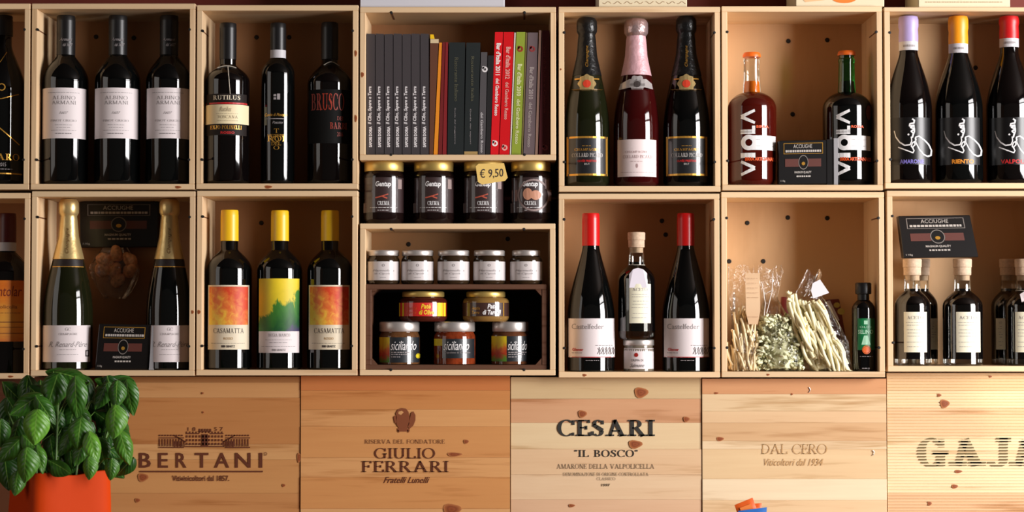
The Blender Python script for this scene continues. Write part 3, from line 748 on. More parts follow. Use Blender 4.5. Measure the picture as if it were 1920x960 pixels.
for i, (cx, ytop, lab) in enumerate(((1100.5, 33, 'green-black sparkling wine bottle with gold-framed black label, left of the pink-foiled bottle'), (1287, 31, 'dark sparkling wine bottle with gold-framed black label, right of the pink-foiled bottle'))):
    B = sparkling(lab, cx, cx, ytop, 42.5 if i == 0 else 44, GREENB if i == 0 else BLACK, CAPB2, None, 'gold-framed sparkling wine bottles', 'A4', 350)
    l = label_set(B, cx - 38, cx + 38.5, 259, 332, mat('black_label', (22, 23, 26), .45, coat=.6))
    B.pr(Print().frame(cx - 38, 259, cx + 38.5, 332, 3.6), GOLDP, parent=l, name='gold_frame')
    P = Print().text('CHAMPAGNE', cx - 23, cx + 22, 281.5, 286, font='serif', T=.2).micro(cx - 9, cx + 9, 277, 1.2); B.pr(P, GOLDP, parent=l, name='gold_print')
    B.pr(Print().text('COLLARD-PICARD', cx - 28, cx + 29, 290, 298, font='serif', T=.2).text('BRUT', cx - 5, cx + 5, 309, 312.5), mat('silver_print', (190, 184, 180), .5), parent=l)
    B.pr(Print().text('CUVÉE PRESTIGE', cx - 18, cx + 18, 302, 307, font='sans', bold=.03), REDPRINT, parent=l, name='red_print')
    B.P = B.Pf
    st = B.patch('collar', cx - 26 + 1, cx + 26, 149, 152, GOLDP, .0008, nx=20); B.patch('collar', cx - 30, cx + 31, 171, 174, GOLDP, .0012, nx=20) if False else None
    med = Print().poly([(cx + (16 + 1.5 * math.cos(8 * a)) * math.cos(a), 161 + (18 + 1.2 * math.cos(8 * a)) * math.sin(a)) for a in [2 * math.pi * k / 32 for k in range(32)]])
    B.P = sorted(set(B.Pf[:3]) | set(), key=lambda q: q[1]); B.P = None
    # collar seal follows the glass
    full = [(a, b) for a, b in B.Pf[:6]]
    B.P = [(B.Pf[0][0] + .012, B.Pf[0][1] - .03)] + full
    B.pr(med, GOLD, name='seal', off=.0012, vert=True); B.pr(Print().ell(cx, 161, 7.5, 7.5), mat('seal_red', (206, 62, 38), .5), name='seal_centre', off=.0018, vert=True)
    B.pr(Print().rect(cx - 23, 150, cx + 23, 152.5).rect(cx - 29, 171, cx + 30, 173.5), GOLDP, name='gold_lines', off=.0009, vert=True)
    B.pr(Print().text('Champagne', cx - 3, cx + 4, 88, 128, rot=1, shear=.3), GOLDP, name='foil_script', off=.0008, vert=True)
B = sparkling('rose sparkling wine bottle with crinkled pale pink neck foil and blush label', 1193, 1193, 35.6, 43, ROSE, PINK, None, None, 'A4', 350, cap2=PINKCAP, nr=19)
l = label_set(B, 1158, 1230, 265, 334, mat('blush_label', (234, 216, 214), .5))
B.pr(Print().text('CHAMPAGNE', 1172, 1214, 286, 290, font='serif', T=.14).text('COLLARD-PICARD', 1168, 1222, 294, 300, font='serif', T=.14).micro(1164, 1224, 326, .8).micro(1182, 1206, 306, .8).ell(1194, 314, 2, 4), mat('blush_ink', (170, 140, 138), .6), parent=l)
B.P = [(B.Pf[0][0] + .012, B.Pf[0][1] - .03)] + B.Pf[:6]
cx = 1195
B.pr(Print().poly([(cx + (15 + 2 * math.cos(6 * a)) * math.cos(a), 162 + (17 + 1.5 * math.cos(6 * a)) * math.sin(a)) for a in [2 * math.pi * k / 36 for k in range(36)]]).poly([(1164, 160), (1180, 152), (1212, 152), (1222, 160), (1224, 171), (1208, 168), (1184, 168), (1160, 172)]), mat('seal_silver', (206, 200, 198), .35, .5), name='seal', off=.0013, vert=True)
B.pr(Print().ell(cx, 162, 6, 6), DARKINK, name='seal_centre', off=.0018, vert=True)
# beer bottles with upward lettering
def vprims(P, x0, x1, ylist):
    """blocky stencil letters, reading upward; each gets its own span of y (bottom, top)"""
    T = .24
    G = {'V': [quad_d(.06, 1, .5, .02, T), quad_d(.94, 1, .5, .02, T)], 'I': [[(.1, 0), (.9, 0), (.9, 1), (.1, 1)]], 'L': [[(.0, 0), (.3, 0), (.3, 1), (.0, 1)], [(.0, 0), (1, 0), (1, .22), (.0, .22)]],
         'A': [quad_d(.06, 0, .5, .98, T), quad_d(.94, 0, .5, .98, T)]}
    for ch, yb, yt in ylist:
        for p in G[ch]:
            P.poly([(x1 + (x0 - x1) * min(1, max(0, v)), yb + (yt - yb) * min(1, max(0, u))) for u, v in p])
for i, (cx, r, body, lab) in enumerate(((1410, 45.5, AMBERB, 'round-shouldered clear bottle of amber beer with orange cap and large upward white lettering'), (1588, 45.3, BLACK, 'round-shouldered dark green bottle with orange cap and large upward white lettering'))):
    d = .056; xo = cx - 1410; ncx = -3 if i else -2
    B = Round('beer_bottle', lab, 'bottle', cx, d, FZ['A5'], 225); tp = 99 if i == 0 else 96
    ysh, ynk = 205, 174
    pf = [(r * .86, None), (r * .97, 343), (r, 338)] + shoulder(r, 17, ysh, ynk, 2.2, .75) + [(15.5, 150), (15, 118), (15.8, 116), (15.8, 112), (14, 110), (14, tp + 5)]
    neckm = CLEAR if i == 0 else GREENGL
    full = [q for q in fix(B, pf)]
    B.lathe('glass_body', full[:20], body, main=True)
    B.lathe('glass_neck', full[18:], neckm, base=False, cap1=False)
    B.lathe('liquid', [(15.4, 176), (13.6, 154), (13.4, 153)], AMBER if i == 0 else mat('green_dark_liquid', (14, 34, 18), .1))
    B.lathe('crown_cap', [(16.8, tp + 8.5), (17, tp + 5), (15.6, tp + 1.5), (14, tp)], ORCAP)
    P = Print(); x0, x1 = cx - 21 + (0 if i == 0 else 1), cx + 6
    vprims(P, x0, x1, [('V', 333, 304), ('I', 300.5, 289), ('L', 253, 240), ('A', 237, 209)])
    P.rect(x0, 255, x1, 247)
    P.ring(x0 + 15, 271, 14.5, 8, 32); P.rect(x0 + 18, 258, cx + r - 2, 266); P.rect(x0 + 24, 265, cx + r - 2, 278); P.rect(x0 + 18, 277, cx + r - 2, 285)
    B.pr(P, WHITEPRINT)
    B.pr(Print().text('BIRRA' if i == 0 else 'ROSSA', cx + 8, cx + 31, 239, 244, bold=.03).text('BIRRA ARTIGIANALE', cx - 13, cx + 44, 298, 305, bold=.04), ORPRINT, name='orange_print')
    if i: B.pr(Print().ell(cx + 40, 214, 5, 14), mat('round_sticker', (96, 40, 26), .5), name='sticker', vert=True)
# wax topped
for i, (cx, r, wm, wy, word, wc, lab) in enumerate(((1704, 42.6, WAXLILAC, (30, 80, 96), 'AMARONE', VIOLETP, 'dark sloping-shouldered wine bottle with lilac wax top'), (1797.5, 44, WAXORANGE, (30, 84, 101), 'RIENTO', mat('amber_print', (236, 146, 40), .5), 'dark sloping-shouldered wine bottle with orange wax top'),
                                                    (1893, 43.5, WAXRED, (30, 74, 90), 'VALPOLI', REDPRINT, 'dark sloping-shouldered wine bottle with red wax top'))):
    B = bottle(lab, cx, .047, 'A6', r, 17, 344, 205, 100, wy[0] + 8, m=BROWNBLACK if i != 1 else BLACK, p=1.7, q=1.25)
    B.lathe('wax_seal', [(18, wy[1]), (18.2, wy[1] - 12), (17.4, wy[1] - 24), (18.6, wy[1] - 30), (18.6, wy[0] + 8), (17, wy[0] + 2), (11, wy[0])], wm)
    sv = B.P; B.P = [(18.0 * B.s, 0), (18.0 * B.s, 1)]; B.patch('duty_strip', cx - 17.8, cx + 17.8, wy[1] - .5, wy[2], STRIP, .0003)
    B.pr(Print().micro(cx - 10, cx + 12, (wy[1] + wy[2]) / 2, 4), GREYINK); B.P = sv
    l = label_set(B, cx - 38, cx + 38, 224, 312, mat('black_bottle_label', (12, 10, 11), .35))
    k = cx - 1700
    def sx(pts): return [(x + k, y) for x, y in pts]
    P = Print()
    P.line(sx([(1673, 248), (1676, 260), (1683, 270), (1692, 276), (1702, 275), (1705, 268), (1704, 260)]), [1, 2, 2.5, 2.5, 2, 2, 2])
    P.line(sx([(1680, 279), (1692, 284), (1707, 290), (1709, 286), (1706, 280), (1711, 275), (1710, 269), (1706, 272), (1704, 278), (1708, 282)]), 2.1)
    P.line(sx([(1713, 267), (1712, 261), (1718, 259), (1728, 266), (1736, 274), (1741, 284), (1740, 293), (1734, 296), (1727, 293), (1719, 284), (1713, 272), (1711, 262)]), [1.6, 2, 2, 2.4, 2.5, 2.6, 3, 2.6, 2.2, 2, 1.8, 1.6])
    P.line(sx([(1706, 262), (1708, 254), (1704, 250), (1710, 246), (1703, 243), (1709, 239), (1701, 240), (1702, 236), (1709, 235), (1710, 230), (1706, 227)]), 2.8)
    P.ell(1699 + k, 256, 1.8).line(sx([(1706, 262), (1710, 250), (1709, 240)]), 2.5)
    B.pr(P, WHITEPRINT, parent=l, vert=True, off=.0006)
    B.pr(Print().text(word, cx - 17 + (4 if i == 1 else 0), cx + 27, 302, 310, bold=.03), wc, parent=l, name='coloured_word', off=.0006)
# lower row ------------------------------------------------
B = bottle('dark red capped bottle with striped orange label, at left edge of lower row', 13, .06, 'B0', 42, 14.5, 703, 515, 470, 400, m=BROWNBLACK, cap=(CAPDARKRED, 456, 16.5, 16))
sv = B.P; B.P = [(16.6 * B.s, 0), (16.6 * B.s, 1)]; B.patch('duty_strip', -2.5, 29.5, 455, 471, STRIP, .0004); B.P = sv
l = label_set(B, -26, 50, 526.5, 640, SUN)
B.pr(Print().text('Montolar', -26, 40, 537, 556, shear=.2), mat('dark_red_brown_print', (130, 40, 20), .6), parent=l)
B.pr(Print().text('Valpolicella', -20, 32, 572, 581).micro(-20, 40, 587, 1).rect(-26, 603, 48, 605).rect(-26, 613, 48, 614).rect(-26, 624, 48, 625.5), mat('brown_print', (150, 90, 40), .6), parent=l)
for i, (cx, lx0, lx1, lab) in enumerate(((127, 81, 171, 'champagne bottle with bright gold neck foil and white label, by the left side board'), (318, 277, 357, 'champagne bottle with dimmer gold neck foil, half behind the right side board'))):
    B = sparkling(lab, cx + (1 if i == 0 else -1), cx, 372.5, 46 if i == 0 else 42.5, GREENB if i == 0 else BLACK, GOLD, None, 'gold-foiled champagne bottles in the lower left crate', 'B1', 697, ysh=590, yfb=486, nr=16.5, d=.05)
    l = label_set(B, lx0 if i == 0 else 291 - 8, min(lx1, cx + 42), 610, 678)
    c0 = cx
    P = Print().text('R. Renard-Père', c0 - 34, c0 + 36, 640, 650, shear=.5).text('CHAMPAGNE', c0 - 16, c0 + 18, 624, 628, font='serif').micro(c0 - 14, c0 + 16, 655, .8).micro(c0 - 18, c0 + 20, 664, .8).text('GC', c0 - 4, c0 + 6, 614, 620, font='serif')
    B.pr(P, GREYINK, parent=l)
    if i == 0: B.pr(Print().frame(160, 656, 167, 668, 2), DARKINK, parent=l, name='small_stamp')
    bp = [(r_, z_) for r_, z_ in B.P]
    B.patch('neck_band', cx - 26, cx + 28, 487, 500, mat('dark_neck_band', (34, 26, 24), .4), .0005, ny=4); B.pr(Print().rect(cx - 26, 485, cx + 27, 486.5).rect(cx - 28, 500, cx + 29, 501.5), GOLDP, name='gold_lines', off=.0008, vert=True)
    B.P = B.Pf; B.pr(Print().text('Champagne', cx - 5, cx + 3, 428, 476, rot=1, shear=.4), mat('brown_foil_print', (96, 62, 24), .5), name='foil_script', off=.0009, vert=True)
CAP = (CAPYEL,)
for i, (cx, ncx, ct_, lab) in enumerate(((430, 0, 394, 'yellow-capped bottle with red and yellow picture label, left of the green-picture bottle'), (524.5, 0, 395, 'yellow-capped bottle with yellow and green tree picture label'), (618.5, 0, 395, 'yellow-capped bottle with red and yellow picture label, right of the green-picture bottle'))):
    B = bottle(lab, cx, .05, 'B2', 42.5, 16, 695, 510, 468, ct_, m=BLACK, p=2.3, q=1.3, cap=(CAPYEL, 452, 16.8, 16.4), group=None if i == 1 else 'red and yellow labelled bottles')
    if i != 1:
        x0, x1 = cx - 39, cx + 37; l = label_set(B, x0, x1, 535, 655, IVORY)
        B.patch('picture', x0 + 2, x1 - 2, 538, 609, FIRE, .0006)
        B.pr(Print().text('CASAMATTA', x0 + 10, x0 + 66, 615, 624.5, font='serif', T=.13), DARKINK, parent=l)
        B.pr(Print().text('ROSSO', x0 + 29, x0 + 46, 632, 636.5), GOLDP, parent=l, name='gold_print'); B.pr(Print().micro(x0 + 6, x1 - 8, 643, .6).text('BIBI GRAETZ', x0 + 25, x0 + 50, 646.5, 651, bold=.04), DARKINK, parent=l)
    else:
        x0, x1 = 486, 561; l = label_set(B, x0, x1, 523, 661, WHITE)
        B.patch('picture', x0, x1, 523, 621, TREES, .0006)
        B.pr(Print().text('BUGIA BIANCO', x0 + 18, x0 + 58, 625, 631, font='serif', T=.13).micro(x0 + 12, x1 - 14, 637, .7).micro(x0 + 20, x1 - 22, 642, .7).micro(x0 + 5, x1 - 6, 649, .6).text('BIBI GRAETZ', x0 + 25, x0 + 50, 653.5, 657.5, bold=.03), GREYINK, parent=l)
for i, (cx, lx0, lx1, lab) in enumerate(((1108, 1066, 1152.5, 'red-capped dark bottle with white label, left of the small corked bottle'), (1286, 1245, 1329, 'red-capped dark bottle with white label, right of the small corked bottle'))):
    B = bottle(lab, cx, .053, 'B4', 44.5, 15.5, 700, 590, 462, 400, m=BLACK, p=1.5, q=1.25, cap=(CAPRED, 461, 16.6, 16.2), group='red-capped bottles with white labels')
    l = label_set(B, lx0, lx1, 597, 669.5, WHITE)
    B.pr(Print().text('Castelfeder', lx0 + 6, lx0 + 66, 607, 617), GREYINK, parent=l)
    B.pr(Print().text('Glener', lx0 + 7, lx0 + 28, 652, 657.5, bold=.03).rect(lx0 + 1, 668.2, lx1 - 1, 669.4), REDPRINT, parent=l, name='red_print')
    P = Print().micro(lx0 + 6, lx0 + 26, 661, .9).micro(lx0 + 50, lx1 - 4, 647, 1)
    for k in range(5):
        x = lx0 + 55 + k * 6.5; P.line([(x, 652), (x + 2, 657), (x - 1, 663)], 1.2).line([(x + 2, 650), (x + 4, 656), (x + 3, 664)], 1.4)
    B.pr(P, DARKINK, parent=l)
    B.pr(Print().micro(cx - 10, cx + 15, 675, 1.4), GREYINK, name='raised_mark')
# jars --------------------------------------------------------
def jar(name, label, cx, d, fz, lr, ly0, ly1, br, y1, lidm, content, group=None, clear=True, neck=None):
    J = Round(name, label, 'jar', cx, d, fz, (ly0 + y1) / 2, group)
    yn = ly1 + 1.5; zb = y1
    sh = min(9, (y1 - ly1) * .2)
    pf = [(br * .88, None), (br * .97, y1 - 1.5), (br, y1 - 5), (br, yn + sh), (br * .985, yn + sh * .6), (br * .93, yn + sh * .2), (lr * .93, yn - 1), (lr * .93, ly1 - 1)]
    J.lathe('jar_body', fix(J, pf), content, main=True)
    J.lathe('lid', [(lr * .985, ly1), (lr, ly1 - .8), (lr, ly0 + 2.2), (lr * .98, ly0 + 1), (lr * .93, ly0)], lidm)
    return J
CHOC = mat('chocolate_jar_glass', (24, 13, 12), .06, spec=.6)
zt = WZ(418.5) - .0006
for i, cx in enumerate((720, 813.5, 907, 995.5)):
    J = jar('chocolate_cream_jar', ('gold-lidded chocolate cream jar on the lower crate, at the far left of its row', 'gold-lidded chocolate cream jar next to the leftmost one of its row', 'gold-lidded chocolate cream jar with the price tag on its lid',
            'gold-lidded jar with round see-through window in its label')[i], cx, .048, zt, 37, 304, 322.5, 38.5, 416, GOLDLID, CHOC, 'chocolate cream jars')
    l = J.patch('label', cx - 36, cx + 36.5, 335, 400, mat('cocoa_label', (52, 33, 33), .5, coat=1))
    J.pr(Print().text('Gentup', cx - 16, cx + 13, 342, 355, shear=.2, bold=.03).text('CREMA', cx - 12, cx + 10, 379, 387, font='serif', T=.22).micro(cx - 26, cx + 24, 391, 1).micro(cx - 12, cx + 10, 396, 1), WHITEPRINT, parent=l)
    if i < 3:
        J.pr(Print().line([(cx - 16, 373), (cx - 4, 370), (cx + 6, 374)], 2.4).line([(cx - 4, 370), (cx + 8, 366)], 2), mat('chili_print', (186, 84, 62), .5), parent=l, name='picture')
    else:
        J.pr(Print().ring(cx + 5, 368, 30, 3.4, 36), mat('beige_print', (214, 196, 190), .5), parent=l, name='round_window_rim', off=.0012)
        J.pr(Print().rect(960, 358, cx - 25, 379).rect(cx + 34, 357, cx + 38, 378), mat('mauve_band', (150, 118, 112), .5), parent=l, name='band')
        J.pr(Print().ell(cx - 6, 366, 9, 11).ell(cx + 9, 368, 10, 9), mat('hazelnut_print', (196, 140, 112), .5), parent=l, name='picture')
    J.pr(Print().rect(cx - 38, 382, cx - 33, 400).rect(cx + 26, 338, cx + 33, 356), mat('beige_print', (150, 130, 126), .5), parent=l, name='barcode')
# price tag
pt = [(892, 312), (897, 307), (945, 306), (952, 333), (947, 339), (904, 346), (896, 341)]
X, Z = W(922, 346, .004); t = thing('price_tag', 'yellow handwritten price tag leaning on a gold jar lid', 'tag', (X, .004, Z))
f = planemap(.004, t.location, 0); V = [f(*p) for p in pt]; n = len(V); V += [(x, y + .0008, z) for x, y, z in V]
part('card', mkmesh('card', V, [tuple(range(n)), tuple(range(n, 2 * n))[::-1]] + [((i + 1) % n, i, n + i, n + (i + 1) % n) for i in range(n)], mat('yellow_card', (238, 200, 112), .6)), t)
P = Print().text('€ 9,50', 900, 944, 316, 335); P.V = [(x, y - (x - 922) * .06) for x, y in P.V]
flatprint(P, DARKINK, 'lettering', planemap(.004, t.location, .0005), t)
part('clip', mkmesh('clip', *tube_vf([(0, .001, .03), (0, .006, .036), (0, .01, .036)], .001), SILVER), t)
# five small jars and tray
td = .006
X0, Zt = W(686.2, 533, td); X1, Zb = W(1025, 694, td); Zb = FZ['B3'] + .0003
tr = thing('wooden_tray', 'small dark weathered wooden tray standing on its side, holding jars', 'tray', ((X0 + X1) / 2, td, Zb)); w = (X1 - X0) / 2; h = Zt - Zb
TC = (96, 66, 50); TDP = .125
box('side_board', -w, w, 0, TDP, 0, .0085, PD, tr, col=TC); box('side_board', -w, w, 0, TDP, h - .0095, h, PD, tr, col=TC)
box('end_board', -w, -w + .010, .0, TDP, .0085, h - .0095, PD, tr, col=TC); box('end_board', w - .009, w, 0, TDP, .0085, h - .0095, PD, tr, col=TC)
box('back_panel', -w + .01, w - .009, TDP - .004, TDP, .0085, h - .0095, mat('black_back', (10, 8, 8), .8), tr, bev=0)
for sx_ in (-1, 1):
    for sz in (0, 1):
        xa = sx_ * (w - .0095); xb = sx_ * (w - .021); za = .0085 if sz == 0 else h - .0095; zb = .021 if sz == 0 else h - .022
        V = [(xa, 0.001, za), (xb, .001, za), (xa, .001, zb)]; V += [(x, y + TDP - .006, z) for x, y, z in V]
        part('corner_block', mkmesh('corner_block', V, [(0, 1, 2), (5, 4, 3), (0, 3, 4, 1), (1, 4, 5, 2), (2, 5, 3, 0)], PD), tr, TC)
for i, (cx, lr) in enumerate(((719, 29.5), (783, 29.5), (850.5, 29.5), (917.5, 29), (986.5, 26.5))):
    J = jar('small_preserve_jar', ('silver-lidded white-labelled jar on the tray, nearest the left side board', 'silver-lidded white-labelled jar, second from the left side board', 'silver-lidded white-labelled jar at the centre of the row of five',
            'silver-lidded white-labelled jar, second from the right side board', 'silver-lidded white-labelled jar on the tray, nearest the right side board')[i], cx, .034, Zt, lr, 469.5, 480, 30.8, 533, SILVER, mat('brown_preserve', (50, 36, 22), .07, spec=.6), 'white-labelled jars on the tray')
    l = J.patch('label', cx - 30, cx + 30, 491, 526, mat('soft_white_label', (214, 206, 204), .5, coat=.8))
    J.pr(Print().ring(cx, 498, 2.5, 1).text('Marmellata', cx - 20, cx + 20, 506, 509.5, shear=.3).text('di Cipolle', cx - 17, cx + 16, 512, 516, shear=.2).micro(cx - 6, cx + 6, 521, 1), GREYINK, parent=l)
zf = Zb + .0086
for i, (cx, lr, br) in enumerate(((749, 37.5, 38.2), (852.5, 38, 39), (957, 34, 36))):
    c = (mat('olive_spread', (96, 62, 36), .07, vary=.35, bscale=90), mat('tomato_spread', (120, 48, 22), .07, vary=.45, bscale=90), mat('caper_spread', (92, 54, 34), .07, vary=.3, bscale=90))[i]
    J = jar('pesto_jar', ('squat silver-lidded jar with black label and red fruit picture, lower left in the tray', 'squat silver-lidded jar of orange spread with black label, centre of the tray', 'squat silver-lidded jar with black label and wide yellow picture, lower right in the tray')[i], cx, .052, zf, lr, 603, 621.5, br, 687, SILVER, c, 'black-labelled jars in the tray')
    x0 = cx - 38 if i == 0 else cx - 38; x1 = cx + 37
    if i == 0: y0, y1, xs = 632, 679, cx - 18.5
    elif i == 1: y0, y1, xs = 635, 671, cx - 23
    else: y0, y1, xs = 630, 677, cx - 7
    l = J.patch('label', max(xs, cx - br + .5), min(x1, cx + br - 1), y0, y1, BLUEBLACK)
    J.patch('picture', cx - br * .985, xs, y0, y1 if i != 1 else 648, VEG if i != 1 else YELP, .0004, nx=8)
    J.pr(Print().text('siciliando', xs + 2, min(cx + br - 5, xs + 50), 639, 656, shear=.35), WHITEPRINT, parent=l)
    P = Print()
    if i == 1: P.text('Capuliato di Ciliegino', xs + 4, xs + 52, 658.5, 663)
    else: P.micro(xs + 3, xs + 38, 660, 1.8).micro(xs + 3, xs + 34, 664, 1.8).micro(xs + 3, xs + 20, 668.5, 1.8)
    J.pr(P, GREYINK, parent=l)
    if i == 0: J.pr(Print().ring(cx + 35, 667, 4.5, 1).ell(cx + 35, 667, 3), YELP, parent=l, name='round_mark')
for i, (cx, lr, br, bx) in enumerate(((793.5, 39.5, 45, 0), (911, 36.5, 43.5, 0))):
    zl = WZ(603, .052) + .0002
    J = jar('pate_jar', ('squat gold-lidded jar with red and yellow label, stacked on the lower jars', 'squat gold-lidded jar with brown label, stacked on the lower jars')[i], cx, .052, zl, lr, 546.5, 557, br, 600.5, GOLDLID, (mat('dark_red_pate', (74, 26, 18), .07, spec=.6), mat('mustard_pate', (140, 106, 56), .07, spec=.6))[i], 'gold-lidded jars in the tray')
    l = J.patch('label', cx - 43, cx + 43, 568, 593, (mat('bright_red_label', (214, 34, 24), .5, coat=1), mat('brown_label', (62, 34, 26), .5, coat=1))[i])
    if i == 0:
        J.pr(Print().rect(cx - 45, 568, cx - 36, 593), YELP, parent=l, name='yellow_panel'); J.pr(Print().rect(cx + 26, 568, cx + 42, 593), YELP, parent=l, name='yellow_panel')
        J.pr(Print().text('Patè', cx - 4, cx + 14, 570, 579, font='sans', bold=.03, shear=.2).text('di Olive', cx - 8, cx + 20, 581, 590, bold=.03, shear=.2), mat('yellow_word', (244, 200, 40), .5), parent=l); J.pr(Print().text('Antiche', cx - 31, cx - 12, 575, 581, shear=.3).text('Terre', cx - 31, cx - 13, 583, 589, shear=.3), ORPRINT, parent=l)
    else:
        J.pr(Print().text('Patè', cx + 3, cx + 21, 570, 579, bold=.03, shear=.2).text('di Tartufi', cx - 6, cx + 28, 581, 590, bold=.03, shear=.2), WHITEPRINT, parent=l)
        J.pr(Print().text('Antiche', cx - 26, cx - 11, 575, 581, shear=.3).text('Terre', cx - 26, cx - 12, 583, 589, shear=.3).rect(cx + 32, 568, cx + 34, 593), GOLDP, parent=l, name='gold_print')
# middle jar and small bottle in B4
J = jar('small_preserve_jar', 'small white-labelled jar with a red dot, beneath the small corked bottle', 1197.5, .05, FZ['B4'], 29, 636.5, 647.5, 28.8, 700, SILVER, mat('pale_paste', (120, 110, 96), .1))
l = J.patch('label', 1170, 1225.5, 653, 691, WHITE)
J.pr(Print().ell(1193, 665, 3.8), mat('dot_red', (160, 30, 24), .5), parent=l, name='red_dot'); J.pr(Print().text('CREMA DI', 1183, 1206, 673, 677).text('Salmone', 1181, 1208, 681, 688, shear=.5), DARKINK, parent=l)
def flask(label, cx, d, fz, r, rn, ytop, ycork, yn, ysh, ybase, lx, ly, group=None, tagp=None):
    B = Round('small_bottle', label, 'bottle', cx, d, fz, (ytop + ybase) / 2, group)
    pf = [(r * .9, None), (r * .98, ybase - 3), (r, ybase - 6)] + shoulder(r, rn, ysh, yn, 2.2, 1.1) + [(rn * .96, ycork - 3), (rn * 1.06, ycork - 2), (rn * 1.06, ycork + 0.5 - 6)]
    B.lathe('glass_body', fix(B, pf), CLEAR, main=True, cap1=False)
    g = .985
    k = (yn - ycork) * .55
    B.lathe('liquid', [(r * g, ybase - 15), (r * g, ysh)] + [(a * g, b) for a, b in shoulder(r, rn, ysh, yn, 2.2, 1.1)] + [(rn * .9, yn - 1), (rn * .9, ycork + k + 8)], DARKLIQ)
    B.lathe('stopper', [(rn * .85, ycork + 8), (rn * .85, ycork - 1), (rn * 1.04, ycork - 2.5), (rn * 1.05, (ycork + ytop) / 2), (rn * 1.12, (ycork + ytop) / 2 - 1), (rn * 1.13, ytop + 1.5), (rn * 1.05, ytop)], CORKM)
    l = B.patch('label', lx[0], lx[1], ly[0], ly[1], CREAM)
    a, b = lx[0] + 3, lx[1] - 3; h = ly[1] - ly[0]
    P = Print().text('ACETO', a + 3, b - 3, ly[0] + h * .1, ly[0] + h * .18, font='serif')
    for q in (.26, .33, .44, .52, .60, .75, .86): P.micro(a + rnd.uniform(0, 4), b - rnd.uniform(0, 4), ly[0] + h * q, .8)
    B.pr(P, GREYINK, parent=l)
    return B
B = flask('small dark corked bottle with cream label and white hanging tag, standing on a jar', 1193.5, .05, WZ(636.5, .05) + .0002, 35, 14.5, 435.5, 466, 497, 528, 636, (1180, 1220), (533, 606))
tgp = [(1180, 515), (1187, 506), (1196, 503), (1206, 506), (1213, 513), (1213, 540), (1180, 540)]
V = [B.mp(x, 530, .0028)[:2] + (B.z(y),) for x, y in tgp]; n = len(V); V += [(x, y - .0007, z) for x, y, z in V]
tg = part('hang_tag', mkmesh('hang_tag', V, [tuple(range(n))[::-1], tuple(range(n, 2 * n))] + [(i, (i + 1) % n, n + (i + 1) % n, n + i) for i in range(n)], mat('lilac_white_tag', (232, 226, 236), .5)), B.root)
pts = [(.0158 * math.sin(a), -.0158 * math.cos(a), B.z(497)) for a in [i * .45 - 3 for i in range(14)]] + [B.mp(1196, 506, .003)]
part('tag_string', mkmesh('tag_string', *tube_vf(pts, .0006, 5), STRING), B.root)
for cx, r, lx, d, lab in ((1711, 33.5, (1695, 1737), .05, 'small dark wooden-stoppered bottle, front one of the pair by left side board'), (1727, 31, (1743, 1757), .128, 'small dark wooden-stoppered bottle half hidden behind another'),
                       (1805, 37, (1793, 1837), .05, 'small dark wooden-stoppered bottle standing alone in the middle of its crate'), (1892, 33, (1868, 1885), .125, 'small dark stoppered bottle behind the one at the right edge, narrow label showing'), (1921, 35.5, (1904, 1944), .05, 'small dark wooden-stoppered bottle with a white tag, cut by the right edge')):
    B = flask(lab, cx, d, FZ['B6'], r, 15.5, 485.5, 518, 546, 576, 688, lx, (585, 660) if d < .1 else (597, 655), group='small stoppered bottles in the lower right crate')
    if cx == 1921:
        V = [B.mp(x, 560, .003)[:2] + (B.z(y),) for x, y in [(1913, 552), (1922, 546), (1928, 570), (1918, 576)]]; V += [(x, y - .0007, z) for x, y, z in V]
        part('hang_tag', mkmesh('hang_tag', V, [(3, 2, 1, 0), (4, 5, 6, 7), (0, 1, 5, 4), (1, 2, 6, 5), (2, 3, 7, 6), (3, 0, 4, 7)], WHITE), B.root)
        part('tag_string', mkmesh('tag_string', *tube_vf([(.0165 * math.sin(a), -.0165 * math.cos(a), B.z(545)) for a in [i * .45 - 3 for i in range(14)]], .0006, 5), STRING), B.root)
# oil bottle
B = bottle('small slim black oil bottle with green label in the pasta crate', 1619, .035, 'B5', 21.5, 10.5, 697, 582, 562, 548, m=BLACK, p=2.2, q=1.0, name='oil_bottle')
B.lathe('cap', [(11, 563), (11, 552), (14.6, 551), (15, 549), (15, 532), (13.6, 530)], CAPBLACK)
l = B.patch('label', 1608, 1640, 597, 656, mat('green_label', (14, 112, 62), .4))
B.pr(Print().rect(1620, 601, 1627, 608).text('OLIO', 1612, 1634, 611, 615).text('SELINO', 1609, 1637, 618, 626, bold=.03).poly([(1620, 629), (1627, 629), (1632, 646), (1615, 646)]), mat('pale_green_print', (160, 208, 176), .5), parent=l)
B.pr(Print().ell(1624.5, 655.5, 6.5, 6).ring(1624.5, 655.5, 8, 1.2), mat('orange_round', (226, 104, 44), .5), name='round_seal', off=.0008)
B.pr(Print().micro(1612, 1636, 668, 1).micro(1616, 1632, 690, 1.4), GREYINK)

